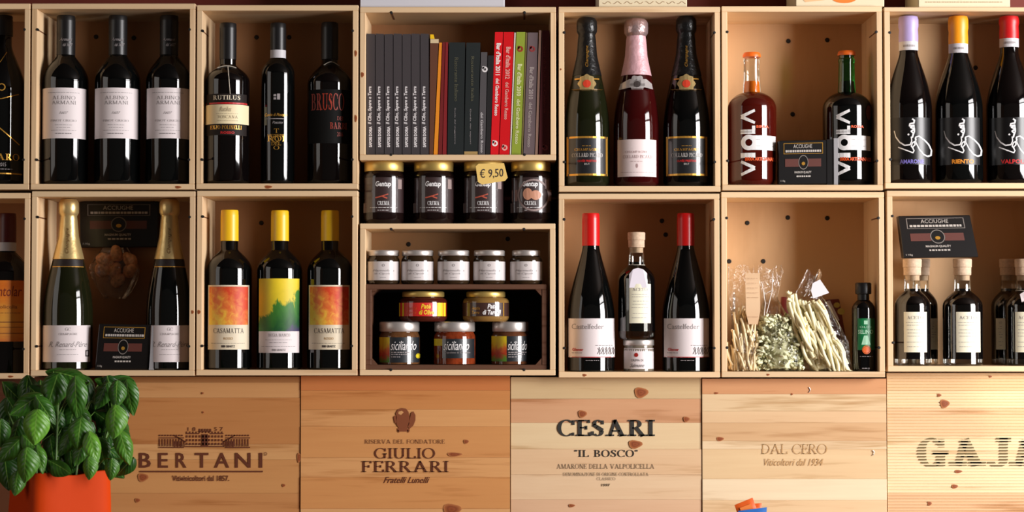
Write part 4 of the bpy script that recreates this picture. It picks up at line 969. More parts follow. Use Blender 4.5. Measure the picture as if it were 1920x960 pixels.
# ------------------------------------------------------------ tin cartons of fish
def carton(label, corners, d0, th, rows='full', strip=None, dz=0, group=None, lean=0.0, fz=None):
    """corners tl,tr,br,bl in photo units on the plane d0; lean pushes the top back"""
    X, Z = W((corners[2][0] + corners[3][0]) / 2, (corners[2][1] + corners[3][1]) / 2, d0)
    if fz is not None: Z = fz
    t = thing('fish_tin_carton', label, 'box', (X, d0, Z), 0, group)
    def f(x, y, off=0): 
        a, b = W(x, y, d0); z = b - Z; return (a - X, lean * z - off, z)
    V = [f(*c) for c in corners]
    if fz is not None: V[2] = (V[2][0], V[2][1], max(V[2][2], .0002)); V[3] = (V[3][0], V[3][1], max(V[3][2], .0002)); 
    V += [(x, y + th, z) for x, y, z in V]
    me = bevel_me(V, [(3, 2, 1, 0), (4, 5, 6, 7), (0, 1, 5, 4), (1, 2, 6, 5), (2, 3, 7, 6), (3, 0, 4, 7)], BOXBLACK, .0012)
    part('carton_body', me, t)
    tl, tr, br, bl = corners
    def q(u, v):
        a = (tl[0] + (tr[0] - tl[0]) * u, tl[1] + (tr[1] - tl[1]) * u); b = (bl[0] + (br[0] - bl[0]) * u, bl[1] + (br[1] - bl[1]) * u)
        return f(a[0] + (b[0] - a[0]) * v, a[1] + (b[1] - a[1]) * v, .0006)
    def pr(P, m, nm='lettering', o=0): flatprint(P, m, nm, lambda x, y: (lambda w_: (w_[0], w_[1] - o, w_[2]))(q(x, y)), t)
    pr(Print().frame(.1, .06, .9, .31, .012), GOLDP if rows == 'gold' else mat('dim_print', (120, 112, 106), .5), 'printed_frame')
    pr(Print().text('ACCIUGHE', .3, .68, .09, .18), mat('pale_print', (184, 176, 168), .5))
    P = Print(); x = .14
    while x < .86: ww = rnd.uniform(.02, .05); P.rect(x, .22, x + ww, .27); x += ww + .01
    P.text('MAGNUM QUALITY', .32, .66, .70, .76, bold=.02); x = .36
    while x < .64: ww = rnd.uniform(.02, .05); P.rect(x, .80, x + ww, .835); x += ww + .012
    P.text('110g', .04, .13, .9, .95)
    pr(P, mat('pale_print', (184, 176, 168), .5))
    pr(Print().rect(.13, .42, .41, .60).rect(.59, .42, .86, .60), mat('fish_print', (92, 48, 40), .45), 'picture')
    pr(Print().add(*(lambda p: (p.V, p.F))(Print().ring(0, 0, 1, .1, 28))) if False else (lambda P: (setattr(P, 'V', [(.5 + x * .1, .5 + y * .165) for x, y in P.V]), P)[1])(Print().ring(0, 0, 1, .12, 28)), mat('dim_print', (120, 112, 106), .5), 'round_emblem', .0003)
    pr(Print().ell(.5, .53, .035, .04), GOLDP, 'round_emblem', .0003)
    return t
carton('black fish carton lying against wooden stoppers in the lower right crate', [(1688, 404), (1823, 402), (1835, 482), (1694, 484.5)], .045, .022, lean=.25, fz=WZ(485.5, .05) + .0012)
carton('black fish carton fixed high on the crate back between the two gold-foiled bottles', [(149, 378), (297, 378), (295, 463), (150, 464)], .138, .0228)
t = carton('black fish carton standing at the floor between the two beer bottles', [(1460, 264), (1552, 262), (1553, 345), (1460, 346)], .016, .022, 'gold', fz=FZ['A5'])
V, F = boxv(.047 + .0025, .0475 + .0105, -.0125, .022, .0003, .0885)
STEEL = mat('steel_edge', (150, 148, 150), .4)
def sidestrip(t, px0, px1, ptop, pbot, shift):
    X0, Zt_ = W(px0, ptop, .012); X1, Zb_ = W(px1, pbot, .012); o = t.location
    zt_ = Zt_ - o.z; a, b = X0 - o.x, X1 - o.x
    V = [(a, -.003, .0003), (b, -.003, .0003), (b, .012, .0003), (a, .012, .0003), (a + shift, -.003, zt_), (b + shift, -.003, zt_), (b + shift, .012, zt_), (a + shift, .012, zt_)]
    part('metal_tin_edge', mkmesh('metal_tin_edge', V, boxv(0, 1, 0, 1, 0, 1)[1], STEEL), t)
    xr = .0465
    V = [(xr - .002, -.001, .0003), (a, -.001, .0003), (a, .014, .0003), (xr - .002, .014, .0003), (xr - .002, -.001, zt_ - .002), (a + shift, -.001, zt_ - .002), (a + shift, .014, zt_ - .002), (xr - .002, .014, zt_ - .002)]
    part('carton_side', mkmesh('carton_side', V, boxv(0, 1, 0, 1, 0, 1)[1], BOXBLACK), t)
sidestrip(t, 1563.5, 1571.5, 259, 345, .0)
t = carton('black fish carton standing at the floor between the two gold-foiled bottles', [(186, 607), (283, 609), (277, 693), (178, 693)], .016, .022, 'gold', fz=FZ['B1'])
X_, _ = W(279, 690, .012); X2, _ = W(288, 690, .012); o = t.location
V = [(X_ - o.x, -.003, .0003), (X2 - o.x, -.003, .0003), (X2 - o.x, .012, .0003), (X_ - o.x, .012, .0003)]; V += [(x + .0055, y, .083) for x, y, z in V]
part('metal_tin_edge', mkmesh('metal_tin_edge', V, boxv(0, 1, 0, 1, 0, 1)[1], STEEL), t)
# ------------------------------------------------------------ books
PAGES = mat('book_pages', (214, 204, 184), .8)
bz = FZ['A3'] + .0007
def book(label, c, m, d=.014, depth=.135, group=None, name='book', base=bz):
    """c: spine corners tl,tr,br,bl in photo units"""
    Xm, _ = W((c[2][0] + c[3][0]) / 2, 291, d); t = thing(name, label, 'book', (Xm, d, base), 0, group)
    def q(x, y): a, b = W(x, y, d); return (a - Xm, b - base)
    tl, tr = q(*c[0]), q(*c[1]); br, bl = (q(*c[2])[0], 0), (q(*c[3])[0], 0)
    e = .0004; th = .0016
    tl = (tl[0] + e, tl[1]); bl = (bl[0] + e, 0); tr = (tr[0] - e, tr[1]); br = (br[0] - e, 0)
    def prism(p, y0, y1): 
        V = [(x, y0, z) for x, z in p] + [(x, y1, z) for x, z in p]; return V, [(0, 1, 2, 3), (7, 6, 5, 4), (1, 0, 4, 5), (2, 1, 5, 6), (3, 2, 6, 7), (0, 3, 7, 4)]
    P1 = prism([bl, br, tr, tl], 0, .0018)
    P2 = prism([bl, (bl[0] + th, 0), (tl[0] + th, tl[1]), tl], .0018, depth); P3 = prism([(br[0] - th, 0), br, tr, (tr[0] - th, tr[1])], .0018, depth)
    part('cover', mkmesh('cover', *joinv(P1, P2, P3), m), t)
    g = .003; P4 = prism([(bl[0] + th, g), (br[0] - th, g), (tr[0] - th, tr[1] - g), (tl[0] + th, tl[1] - g)], .0018, depth - g)
    part('pages', mkmesh('pages', *P4, PAGES), t)
    return t, d
def bprint(t, P, m, name='lettering'): flatprint(P, m, name, planemap(.014, t.location, .0005), t)
DGREY = mat('charcoal_cloth', (62, 56, 58), .55)
x = 686.8
for i in range(7):
    nb = ('black spine book with white upward lettering, against the left side board', 'black spine book with white upward lettering, second from the left board', 'black spine book with white upward lettering, third from the left board',
          'black spine book with white upward lettering, middle of its set of seven', 'black spine book with white upward lettering, third from the brown book', 'black spine book with white upward lettering, second from the brown book', 'black spine book with white upward lettering, touching the brown book')[i]
    x0 = x + i * 16.85; t, d = book(nb, [(x0, 63 if i not in (2, 4) else 64), (x0 + 16.4, 63.5), (x0 + 16.4, 292), (x0, 292)], DGREY, group='seven alike black books')
    bprint(t, Print().text('SAPORI DORIA', x0 + 5, x0 + 11, 237, 276, rot=1, bold=.05).text('Il Cibo, Sapere e Terra', x0 + 3, x0 + 11.5, 162, 233, rot=1, bold=.03, shear=.2), mat('book_white', (222, 216, 216), .6))
def lean(x0, x1, yt, xb0, xb1): return [(x0, yt), (x1, yt), (xb1, 292), (xb0, 292)]
t, _ = book('brown spine book with a cream top edge, right of the seven black books', lean(806, 823, 73, 804.8, 812), mat('brown_cloth', (96, 54, 32), .6))
bprint(t, Print().rect(807, 73.5, 822.5, 81), mat('cream_top', (212, 190, 150), .6), 'cream_band')
t2 = t
t, _ = book('thin orange spine book', lean(823.3, 829, 80, 812.6, 821), mat('orange_cloth', (230, 140, 28), .5))
t, _ = book('thin dark red book beside the orange one', lean(829.3, 835, 79, 821.3, 829), mat('dark_red_cloth', (110, 24, 24), .5), group='two thin dark red books')
t, _ = book('thin dark red book beside the wide dark green one', lean(835.2, 840.5, 79, 829.2, 837.5), mat('wine_red_cloth', (128, 26, 30), .5), group='two thin dark red books')
GB = mat('green_black_cloth', (26, 32, 32), .5)
t, _ = book('wide dark green-black book with faint downward title, the wider of two', lean(841.5, 872.5, 79.5, 838.5, 869.5), GB)
bprint(t, Print().text('Ristorante Italiano', 852, 859, 108, 190, rot=-1), mat('olive_print', (86, 84, 64), .6)); bprint(t, Print().text('Guida del viaggiatore', 851.5, 854.5, 202, 270, rot=-1), GREYINK)
t, _ = book('dark green-black book with a tan block at the foot of its spine', lean(874, 901, 80, 870, 896), GB)
bprint(t, Print().text('Ristorante Italia', 883, 889, 106, 190, rot=-1), mat('olive_print', (86, 84, 64), .6)); bprint(t, Print().text('Guida dei sapori', 880.5, 883.5, 204, 270, rot=-1), GREYINK)
bprint(t, Print().rect(870.5, 284, 895.5, 291.5), mat('tan_block', (168, 138, 84), .6), 'tan_block')
MARK = lambda P, x, y: P.ring(x, y, 5.5, 3, 16).rect(x - 4.5, y - 6, x - 1, y)
t, _ = book('shorter grey spine book left of the bright red pair', lean(901.5, 914, 98, 896.5, 910), mat('grey_cloth', (78, 74, 76), .5))
P = MARK(Print(), 909, 130); P.text('del Gambero Rosso', 901, 906, 211, 286, rot=-1); P.lean(0, 0, 0); bprint(t, P, mat('book_white', (206, 200, 200), .6))
t, _ = book('thin black filler standing in for the dark gap between grey and bright red books', lean(914.5, 926.8, 104, 910.3, 919), mat('gap_shade_black', (14, 11, 12), .6))  # added black slab: the shade of an empty gap between books, painted as colour
RC = mat('bright_red_cloth', (216, 22, 30), .4)
def guide(label, a, b, yt, a2, b2, m, ink, year, y0, ymark, small=True, top=None):
    t, _ = book(label, lean(a, b, yt, a2, b2), m); k = (a2 - a) / (292 - yt); cxx = (a + b) / 2
    P = Print().text("Bar d'Italia " + year, cxx - 4, cxx + 5, y0, y0 + 60, rot=-1, bold=.03).text('del Gambero Rosso', cxx - 3, cxx + 4, y0 + 66, y0 + 66 + (70 if small else 84), rot=-1, bold=.02)
    if ymark: MARK(P, cxx, ymark)
    P.V = [(x + (y - yt) * k, y) for x, y in P.V]; bprint(t, P, ink)
    if top:
        P = MARK(Print(), cxx, top[0]); P.V = [(x + (y - yt) * k, y) for x, y in P.V]; bprint(t, P, top[1], 'red_emblem')
    return t
BW = mat('book_white', (206, 200, 200), .6)
guide('bright red book with bold white title, left one of the red pair', 927.8, 943.6, 60, 919.3, 935.2, RC, mat('bright_white_ink', (240, 232, 226), .6), '2011', 81, 269)
t = guide('bright red book with fainter title, right one of the red pair', 944.2, 964, 60, 935.8, 955.3, mat('red_cloth', (208, 16, 24), .4), mat('pinkish_ink', (226, 160, 150), .6), '2012', 88, 277)
t, _ = book('thin white-spined booklet between the red and the green book', lean(964.3, 967.4, 61, 955.6, 958.4), mat('white_cloth', (226, 216, 206), .6))
guide('lime green book with cream title', 968, 985.5, 60, 958.8, 977, mat('lime_cloth', (140, 156, 48), .5), mat('cream_ink', (214, 214, 160), .6), '2010', 120, None, False, (92, RUST))
t, _ = book('thin olive booklet beside the lime green book', lean(985.8, 989, 61, 977.3, 980.4), mat('olive_cloth', (116, 100, 56), .6))
guide('mauve grey book with pale title beside the dark red one', 989.5, 1009, 61, 981, 1002.5, mat('mauve_cloth', (104, 88, 90), .5), mat('mauve_ink', (160, 146, 142), .6), '2010', 126, None, False, (92, mat('dull_red', (140, 50, 50), .5)))
t, _ = book('thin pinkish tan book leaning at the right of the mauve one', lean(1010.5, 1015.5, 57, 1003, 1008.5), mat('tan_cloth', (150, 116, 100), .6))
t, _ = book('dark red book against the right side board', lean(1016.3, 1031, 57, 1009.5, 1031), mat('maroon_cloth', (78, 16, 22), .5))
bprint(t, Print().text('Vini di Sicilia e Calabria', 1019, 1024, 86, 212, rot=-1), mat('maroon_print', (124, 50, 54), .6)); bprint(t, MARK(Print(), 1022, 277), mat('maroon_print', (124, 50, 54), .6), 'spine_emblem')
# yellow bookmark
box('bookmark', -.002, .004, .002, .06, .216, .228, CAPYEL, t2, bev=0)

# ------------------------------------------------------------ bag of round biscuits behind, lower left crate
def ico(n, r, sc=(1, 1, 1), noise=.12, seed=0, m=None, name='b'):
    bm = bmesh.new(); bmesh.ops.create_icosphere(bm, subdivisions=n, radius=1); q = random.Random(seed)
    ph = [q.uniform(0, 6) for _ in range(6)]
    for v in bm.verts:
        k = 1 + noise * (math.sin(3 * v.co.x + ph[0]) * math.cos(2.5 * v.co.y + ph[1]) + .6 * math.sin(5 * v.co.z + ph[2]) * math.cos(4 * v.co.x + ph[3]))
        v.co = Vector((v.co.x * sc[0], v.co.y * sc[1], v.co.z * sc[2])) * r * k
    me = bpy.data.meshes.new(name); bm.to_mesh(me); bm.free()
    if m: me.materials.append(m)
    me.polygons.foreach_set('use_smooth', [True] * len(me.polygons)); return me
def film_bag(name, pts_fn, nu, nv, parent, m=FILM):
    V, F = [], []
    for j in range(nv + 1):
        for i in range(nu): V.append(pts_fn(i / nu * 2 * math.pi, j / nv))
    for j in range(nv):
        for i in range(nu): k = (i + 1) % nu; F.append((j * nu + i, j * nu + k, (j + 1) * nu + k, (j + 1) * nu + i))
    F.append(tuple(range(nu))[::-1])
    return part(name, mkmesh(name, V, F, m, True, sharp=180), parent)
NUT = mat('baked_biscuit', (232, 166, 118), .6, bump=.5, bscale=150, vary=.3)
bx, bzz = W(215, 510, .135)
bt = thing('clear_bag', 'clear plastic bag of brown biscuits hanging between the gold-foiled bottles', 'bag', (bx, .135, WZ(560, .135)))
hb = WZ(464, .135) - WZ(560, .135)
def fb(a, v):
    w = .050 * (math.sin(min(1, v * 1.15 + .12) * math.pi * .5) ** .6) * (1 if v < .6 else 1 - .55 * (v - .6) / .4) + .003 * math.sin(5 * a + 6 * v)
    return (w * math.cos(a), max(-.024, min(.0245, .024 * math.sin(a) + .002 * math.sin(9 * a + 3 * v))), hb * v * .995)
film_bag('plastic_film', fb, 40, 14, bt)
nutme = [ico(3, .0165, (1.15, .8, .9), .12, s, NUT, 'biscuit') for s in range(3)]
for i, (px, py) in enumerate(((196, 487), (219, 476), (244, 487), (192, 506), (217, 508), (244, 507), (222, 526), (206, 498))):
    X, Z = W(px, py, .135); o = part('round_biscuit', nutme[i % 3], None, loc=(X, .135 + (-.004 if i < 7 else .004), Z), rot=(i, i * 2, i * 3)); o.scale = (.9,) * 3
    tag(o, 'knobbly brown baked biscuit inside the clear hanging bag', 'biscuit', 'biscuits in the clear bag')

# ------------------------------------------------------------ pasta bags
fz = FZ['B5'] + .0004
def strands(n, rad, length, place, seed, m, curl=.3, seg=5, sides=6, twist=False):
    q = random.Random(seed); out = []
    for _ in range(n):
        p, dirn = place(q); L_ = length * q.uniform(.75, 1.15); d0 = Vector(dirn).normalized(); side = d0.orthogonal().normalized(); s2 = d0.cross(side)
        a = q.uniform(0, 6.28); b = side * math.cos(a) + s2 * math.sin(a); cc = q.uniform(-curl, curl) * L_; pts = []
        for k in range(seg + 1):
            t = k / seg - .5; v = Vector(p) + d0 * (t * L_) + b * cc * (1 - 4 * t * t) + (side * math.cos(k * 2.2 + a) + s2 * math.sin(k * 2.2 + a)) * (rad * 1.1 if twist else 0); pts.append(v)
        out.append(tube_vf(pts, rad, sides))
    return joinv(*out)
PAST1 = mat('beige_pasta', (228, 206, 164), .6, vary=.12, bscale=60); PAST2 = mat('green_pasta', (226, 226, 186), .6, vary=.12, bscale=70); PAST3 = mat('cream_pasta', (240, 230, 188), .6, vary=.06, bscale=50)
def pasta(label, name, vf, m): 
    o = part(name, mkmesh(name, *vf, m, True, sharp=80)); tag(o, label, 'pasta', kind='stuff'); return o
def at(px, py, d): X, Z = W(px, py, d); return (X, d, Z)
def clampz(vf):
    lx = W(1352, 534)[0] + .0125
    V = [(max(v[0], lx), v[1], max(v[2], fz + .0005)) for v in vf[0]]; return V, vf[1]
# bag 1
def pl1(q):
    py = q.uniform(600, 690); w = 12 + 14 * (py - 590) / 100; px = 1396 + q.uniform(-1, 1) * w + (0 if py < 650 else q.uniform(-6, 6)); return at(px, py, .05 + q.uniform(-.03, .0)), (q.uniform(-.35, .35), q.uniform(-.2, .2), 1)
def core(pts, r0, r1): return tube_vf([at(*p, .05) for p in pts], r0, 14, r1)
pasta('long beige pasta strips packed in the leftmost cellophane bag', 'pasta_strips', clampz(joinv(strands(200, .0024, .05, pl1, 1, PAST1, .12), core([(1396, 690), (1396, 650), (1394, 612)], .017, .007))), PAST1)
bag = thing('pasta_bag', 'cellophane pasta bag with a long beige paper strip, by the left side board', 'bag', (W(1395, 696, .05)[0], .05, fz))
def mkfb(org, cl, nz=.003, seed=0):
    """cl: list of (v, px centre, py, half width px, half depth m)"""
    q = random.Random(seed); ph = [q.uniform(0, 6) for _ in range(4)]
    def f(a, v):
        for (v0, c0, y0, w0_, d0_), (v1, c1, y1, w1_, d1_) in zip(cl, cl[1:]):
            if v <= v1 + 1e-9:
                t = (v - v0) / (v1 - v0); t = t * t * (3 - 2 * t) * .5 + t * .5
                c, y, w_, dd = (p_ + (q_ - p_) * t for p_, q_ in ((c0, c1), (y0, y1), (w0_, w1_), (d0_, d1_))); break
        X, Z = W(c, y, .05); s = S(y, .05); k = 1 + .05 * math.sin(3 * a + ph[0] + 4 * v) + .03 * math.sin(7 * a + ph[1] - 6 * v)
        ca, sa = math.cos(a), math.sin(a); ex = lambda x_: math.copysign(abs(x_) ** .8, x_)
        return (X + w_ * s * ex(ca) * k - org[0], dd * ex(sa) * k + nz * math.sin(5 * a + 9 * v + ph[2]) * v, max(.0003, Z - org[2] + nz * 2 * v * v * math.sin(4 * a + ph[3])))
    return f
film_bag('plastic_film', mkfb(bag.location, [(0, 1395, 697.5, 26, .03), (.1, 1395, 688, 29, .036), (.45, 1395, 640, 25, .035), (.62, 1393, 600, 22, .028), (.8, 1392, 550, 25, .012), (1, 1391, 500, 24, .006)], .002, 1), 44, 24, bag)
V = []
for k in range(9):
    y = 512 + 96 * k / 8; yy = -.040 + .004 * math.sin(k * .9); s = S(y, .01)
    for x in (1398 + (3 if k > 6 else 0) * (k - 6), 1425 - (k > 6) * (k - 6) * 2): a = W(x, y, .01); V.append((a[0] - bag.location.x, yy, a[1] - bag.location.z))
n = len(V); V += [(x_, y_ + .0006, z_) for x_, y_, z_ in V]
F = [(2 * k + 1, 2 * k, 2 * k + 2, 2 * k + 3) for k in range(8)] + [(n + 2 * k, n + 2 * k + 1, n + 2 * k + 3, n + 2 * k + 2) for k in range(8)]
ps = part('paper_strip', mkmesh('paper_strip', V, F, mat('beige_paper', (226, 190, 150), .7), True), bag)
P = Print()
for k in range(9): P.micro(1401, 1422, 522 + k * 9, .9)
flatprint(P, mat('beige_ink', (196, 156, 120), .7), 'lettering', planemap(.0085, bag.location), ps)
# bag 2
def pl2(q):
    py = q.uniform(596, 692); w = 26 + 12 * min(1, (py - 590) / 60); px = 1456 + (py - 600) * .09 + q.uniform(-1, 1) * w; return at(px, py, .05 + q.uniform(-.03, .028)), (q.uniform(-1, 1), q.uniform(-.5, .5), q.uniform(-.8, .8))
pasta('short twisted pale green pasta packed in the middle bag', 'pasta_twists', clampz(joinv(strands(520, .0028, .018, pl2, 2, PAST2, .1, seg=6, twist=True), core([(1462, 690), (1461, 650), (1456, 606)], .031, .022))), PAST2)
bag = thing('pasta_bag', 'cellophane bag of pale green pasta twists, middle one of three', 'bag', (W(1462, 696, .05)[0], .05, fz))
film_bag('plastic_film', mkfb(bag.location, [(0, 1464, 697.5, 32, .03), (.1, 1464, 688, 41, .038), (.45, 1462, 640, 38, .037), (.6, 1453, 598, 28, .026), (.78, 1444, 560, 13, .012), (1, 1444, 502, 24, .012)], .003, 5), 44, 26, bag)
for pts in ([(1450, 512), (1449, 545), (1438, 590)], [(1432, 545), (1436, 568), (1434, 592)], [(1429, 528), (1434, 552), (1447, 545)]):
    V, F = tube_vf([(W(a, b, .02)[0] - bag.location.x, -.02, W(a, b, .02)[1] - bag.location.z) for a, b in pts], .0008, 5)
    part('film_crease', mkmesh('film_crease', V, F, mat('film_fold', (226, 222, 216), .3), True), bag)
# bag 3, leaning
def pl3(q):
    v = q.uniform(0, 1); cxx = 1552 - 38 * v; py = 680 - 96 * v; u = q.uniform(-1, 1); w = 40 - 8 * v
    return at(cxx + u * w, py + u * 12, .05 + q.uniform(-.036, .0)), (-.40 + q.uniform(-.2, .2), q.uniform(-.2, .2), 1)
vf = strands(260, .0033, .062, pl3, 3, PAST3, .2, seg=6)
pasta('thick cream pasta strips packed in the leaning bag', 'pasta_strips', clampz(joinv(vf, core([(1550, 688), (1540, 650), (1524, 612), (1515, 590)], .033, .022))), PAST3)
bag = thing('pasta_bag', 'cellophane bag of thick cream pasta leaning left, with a white tag', 'bag', (W(1545, 696, .05)[0], .05, fz))
film_bag('plastic_film', mkfb(bag.location, [(0, 1550, 697.5, 38, .03), (.08, 1550, 690, 48, .037), (.4, 1543, 640, 48, .038), (.65, 1520, 575, 38, .028), (.8, 1514, 545, 20, .014), (1, 1526, 510, 14, .01)], .003, 9), 44, 26, bag)
pp = [(1524, 531), (1538, 524), (1555, 549), (1525, 560), (1521, 545)]; V = [(W(a, b, .012)[0] - bag.location.x, -.036, W(a, b, .012)[1] - bag.location.z) for a, b in pp]; n = len(V); V += [(a, b + .0006, c) for a, b, c in V]
part('paper_tag', mkmesh('paper_tag', V, [tuple(range(n))[::-1], tuple(range(n, 2 * n))] + [(i, (i + 1) % n, n + (i + 1) % n, n + i) for i in range(n)], mat('tag_white', (230, 226, 228), .6)), bag)
V, F = tube_vf([(W(a, b, .02)[0] - bag.location.x, -.026, W(a, b, .02)[1] - bag.location.z) for a, b in [(1533, 514), (1522, 538), (1508, 556)]], .0009, 5)
part('film_crease', mkmesh('film_crease', V, F, MAT['film_fold'], True), bag)
# dark red packet behind
def packet(label, c, d, th, m, extra=None):
    X, _ = W((c[2][0] + c[3][0]) / 2, 690, d); t = thing('food_packet', label, 'packet', (X, d, fz))
    V = [(W(a, b, d)[0] - X, 0, max(.0002, W(a, b, d)[1] - fz)) for a, b in c]; V += [(x_, th, z_) for x_, y_, z_ in V]
    part('packet_body', bevel_me(V, [(3, 2, 1, 0), (4, 5, 6, 7), (0, 1, 5, 4), (1, 2, 6, 5), (2, 3, 7, 6), (3, 0, 4, 7)], m, .003, 2, True), t)
    return t
t = packet('dark red printed packet standing behind the leaning pasta bag', [(1545, 562), (1574, 560), (1592, 612), (1600, 698), (1540, 698)][:2] + [(1597, 698), (1540, 698)], .12, .02, mat('maroon_packet', (104, 40, 30), .4, vary=.3, bscale=80))
flatprint(Print().ell(1569, 572, 6, 5).ell(1577, 584, 7, 6), mat('packet_yellow', (176, 148, 66), .5), 'picture', planemap(.12, t.location), t)
flatprint(Print().poly([(1548, 565), (1556, 563), (1574, 600), (1566, 606)]), mat('packet_grey', (196, 180, 182), .5), 'picture', planemap(.12, t.location), t)
packet('small dark red packet behind, between the middle and leaning bags', [(1466, 556), (1480, 558), (1486, 698), (1462, 698)], .125, .02, mat('red_packet', (120, 34, 26), .4))

# ------------------------------------------------------------ basil in its orange bag
pd = -.36; ps_ = S(900, pd); pX = W(112, 900, pd)[0]; pt_ = WZ(884, pd) - .9
POT = mat('orange_paper', (202, 62, 3), .65, spec=.15, bump=.3, bscale=14)
t = thing('potted_basil', 'bushy green basil plant in a bright orange paper bag', 'plant', (pX, pd, .9001))
def sq(a, w, n=6.0): c, s = math.cos(a), math.sin(a); k = (abs(c) ** n + abs(s) ** n) ** (-1 / n); return (w * k * c, w * k * s)
V, F = [], []; NA = 64; prof = [(.070, 0), (.0735, .004), (.074, .05), (.072, .10), (.0705, pt_), (.0690, pt_ + .001), (.0685, pt_ - .02)]
for w_, z_ in prof:
    for i in range(NA):
        a = 2 * math.pi * i / NA; x_, y_ = sq(a, w_ * (1 + .012 * math.sin(3 * a + z_ * 30))); V.append((x_, y_, z_ + (.003 * math.sin(5 * a) if z_ >= pt_ - .001 else 0)))
for j in range(len(prof) - 1):
    for i in range(NA): k = (i + 1) % NA; F.append((j * NA + i, j * NA + k, (j + 1) * NA + k, (j + 1) * NA + i))
F.append(tuple(range(NA))[::-1])
part('paper_bag', mkmesh('paper_bag', V, F, POT, True, sharp=50), t, rot=(0, 0, R(32)))
part('bag_fold', mkmesh('bag_fold', *boxv(-.0008, .0008, -.0772, -.07, .002, pt_ - .004), POT), t, rot=(0, 0, R(32)), loc=(-.045, .018, 0))
V, F = lathe_vf([(.058, pt_ - .03), (.056, pt_ - .022)], 24); part('soil', mkmesh('soil', V, F, mat('soil', (40, 28, 20), .9, bump=1, bscale=80)), t)
def leafmat():
    m = bpy.data.materials.new('basil_leaf'); m.use_nodes = True; nt = m.node_tree; N = nt.nodes; L = nt.links; b = N['Principled BSDF']
    b.inputs['Roughness'].default_value = .38; b.inputs['Specular IOR Level'].default_value = .45
    oi = N.new('ShaderNodeObjectInfo'); tc = N.new('ShaderNodeTexCoord'); n = N.new('ShaderNodeTexNoise'); n.inputs['Scale'].default_value = 3; n.inputs['Detail'].default_value = 3
    L.new(tc.outputs['UV'], n.inputs['Vector']); r = N.new('ShaderNodeValToRGB'); r.color_ramp.elements[0].color = (.55, .6, .6, 1); r.color_ramp.elements[1].color = (1.25, 1.2, 1.1, 1)
    r.color_ramp.elements[0].position = .3; r.color_ramp.elements[1].position = .75; L.new(n.outputs['Fac'], r.inputs[0])
    # veins: midrib and slanted side veins
    sp = N.new('ShaderNodeSeparateXYZ'); L.new(tc.outputs['UV'], sp.inputs[0])
    ab = N.new('ShaderNodeMath'); ab.operation = 'SUBTRACT'; L.new(sp.outputs[0], ab.inputs[0]); ab.inputs[1].default_value = .5
    a2 = N.new('ShaderNodeMath'); a2.operation = 'ABSOLUTE'; L.new(ab.outputs[0], a2.inputs[0])
    sl = N.new('ShaderNodeMath'); sl.operation = 'MULTIPLY_ADD'; L.new(a2.outputs[0], sl.inputs[0]); sl.inputs[1].default_value = -.7; L.new(sp.outputs[1], sl.inputs[2])
    sn = N.new('ShaderNodeMath'); sn.operation = 'MULTIPLY'; L.new(sl.outputs[0], sn.inputs[0]); sn.inputs[1].default_value = 44
    si = N.new('ShaderNodeMath'); si.operation = 'SINE'; L.new(sn.outputs[0], si.inputs[0])
    mr = N.new('ShaderNodeMath'); mr.operation = 'LESS_THAN'; L.new(a2.outputs[0], mr.inputs[0]); mr.inputs[1].default_value = .018
    mc = N.new('ShaderNodeMix'); mc.data_type = 'RGBA'; mc.blend_type = 'MULTIPLY'; mc.inputs['Factor'].default_value = 1; L.new(oi.outputs['Color'], mc.inputs['A']); L.new(r.outputs[0], mc.inputs['B'])
    md = N.new('ShaderNodeMix'); md.data_type = 'RGBA'; md.blend_type = 'MIX'; L.new(mr.outputs[0], md.inputs['Factor']); L.new(mc.outputs['Result'], md.inputs['A']); md.inputs['B'].default_value = lin((120, 165, 70))
    L.new(md.outputs['Result'], b.inputs['Base Color'])
    bp = N.new('ShaderNodeBump'); bp.inputs['Strength'].default_value = .22; bp.inputs['Distance'].default_value = .0014; L.new(si.outputs[0], bp.inputs['Height']); L.new(bp.outputs['Normal'], b.inputs['Normal'])
    tr_ = N.new('ShaderNodeBsdfTranslucent'); L.new(md.outputs['Result'], tr_.inputs[0]); ms = N.new('ShaderNodeMixShader'); ms.inputs[0].default_value = .18
    L.new(b.outputs[0], ms.inputs[1]); L.new(tr_.outputs[0], ms.inputs[2]); L.new(ms.outputs[0], N['Material Output'].inputs[0]); return m
LEAF = leafmat()
def leafmesh(seed, ratio=.62, dome=.35, arc=.5):
    q = random.Random(seed); V, U, F = [], [], []; nu, nv = 10, 14; ph = q.uniform(0, 6)
    for j in range(nv + 1):
        v = j / nv; w = ratio * .5 * (math.sin(math.pi * (v * .97 + .02) ** .82)) ** .8 * (1 - .12 * v) + .004
        for i in range(nu + 1):
            u = i / nu * 2 - 1; x_ = u * w * (1 - dome * .25 * u * u)
            z_ = -dome * ratio * .5 * abs(u) ** 1.7 * (w / (ratio * .5)) - .035 * math.exp(-(u * 5) ** 2) * math.sin(math.pi * v) + .008 * math.sin(v * 17 + abs(u) * 4 + ph) * abs(u) + .02 * math.sin(5 * v + 3 * u + ph)
            th = arc * (v - .25) * 2; yy = v; zz = z_ - arc * .55 * (v - .3) ** 2
            V.append((x_, yy, zz)); U.append((i / nu, v))
    for j in range(nv):
        for i in range(nu): k = j * (nu + 1) + i; F.append((k, k + 1, k + nu + 2, k + nu + 1))
    return mkmesh('leaf', V, F, LEAF, True, U, 180)
LM = [leafmesh(1, .74, .5, .6), leafmesh(2, .84, .6, .5), leafmesh(3, .62, .55, .9), leafmesh(4, .78, .8, 1.0), leafmesh(5, .92, .55, .5)]
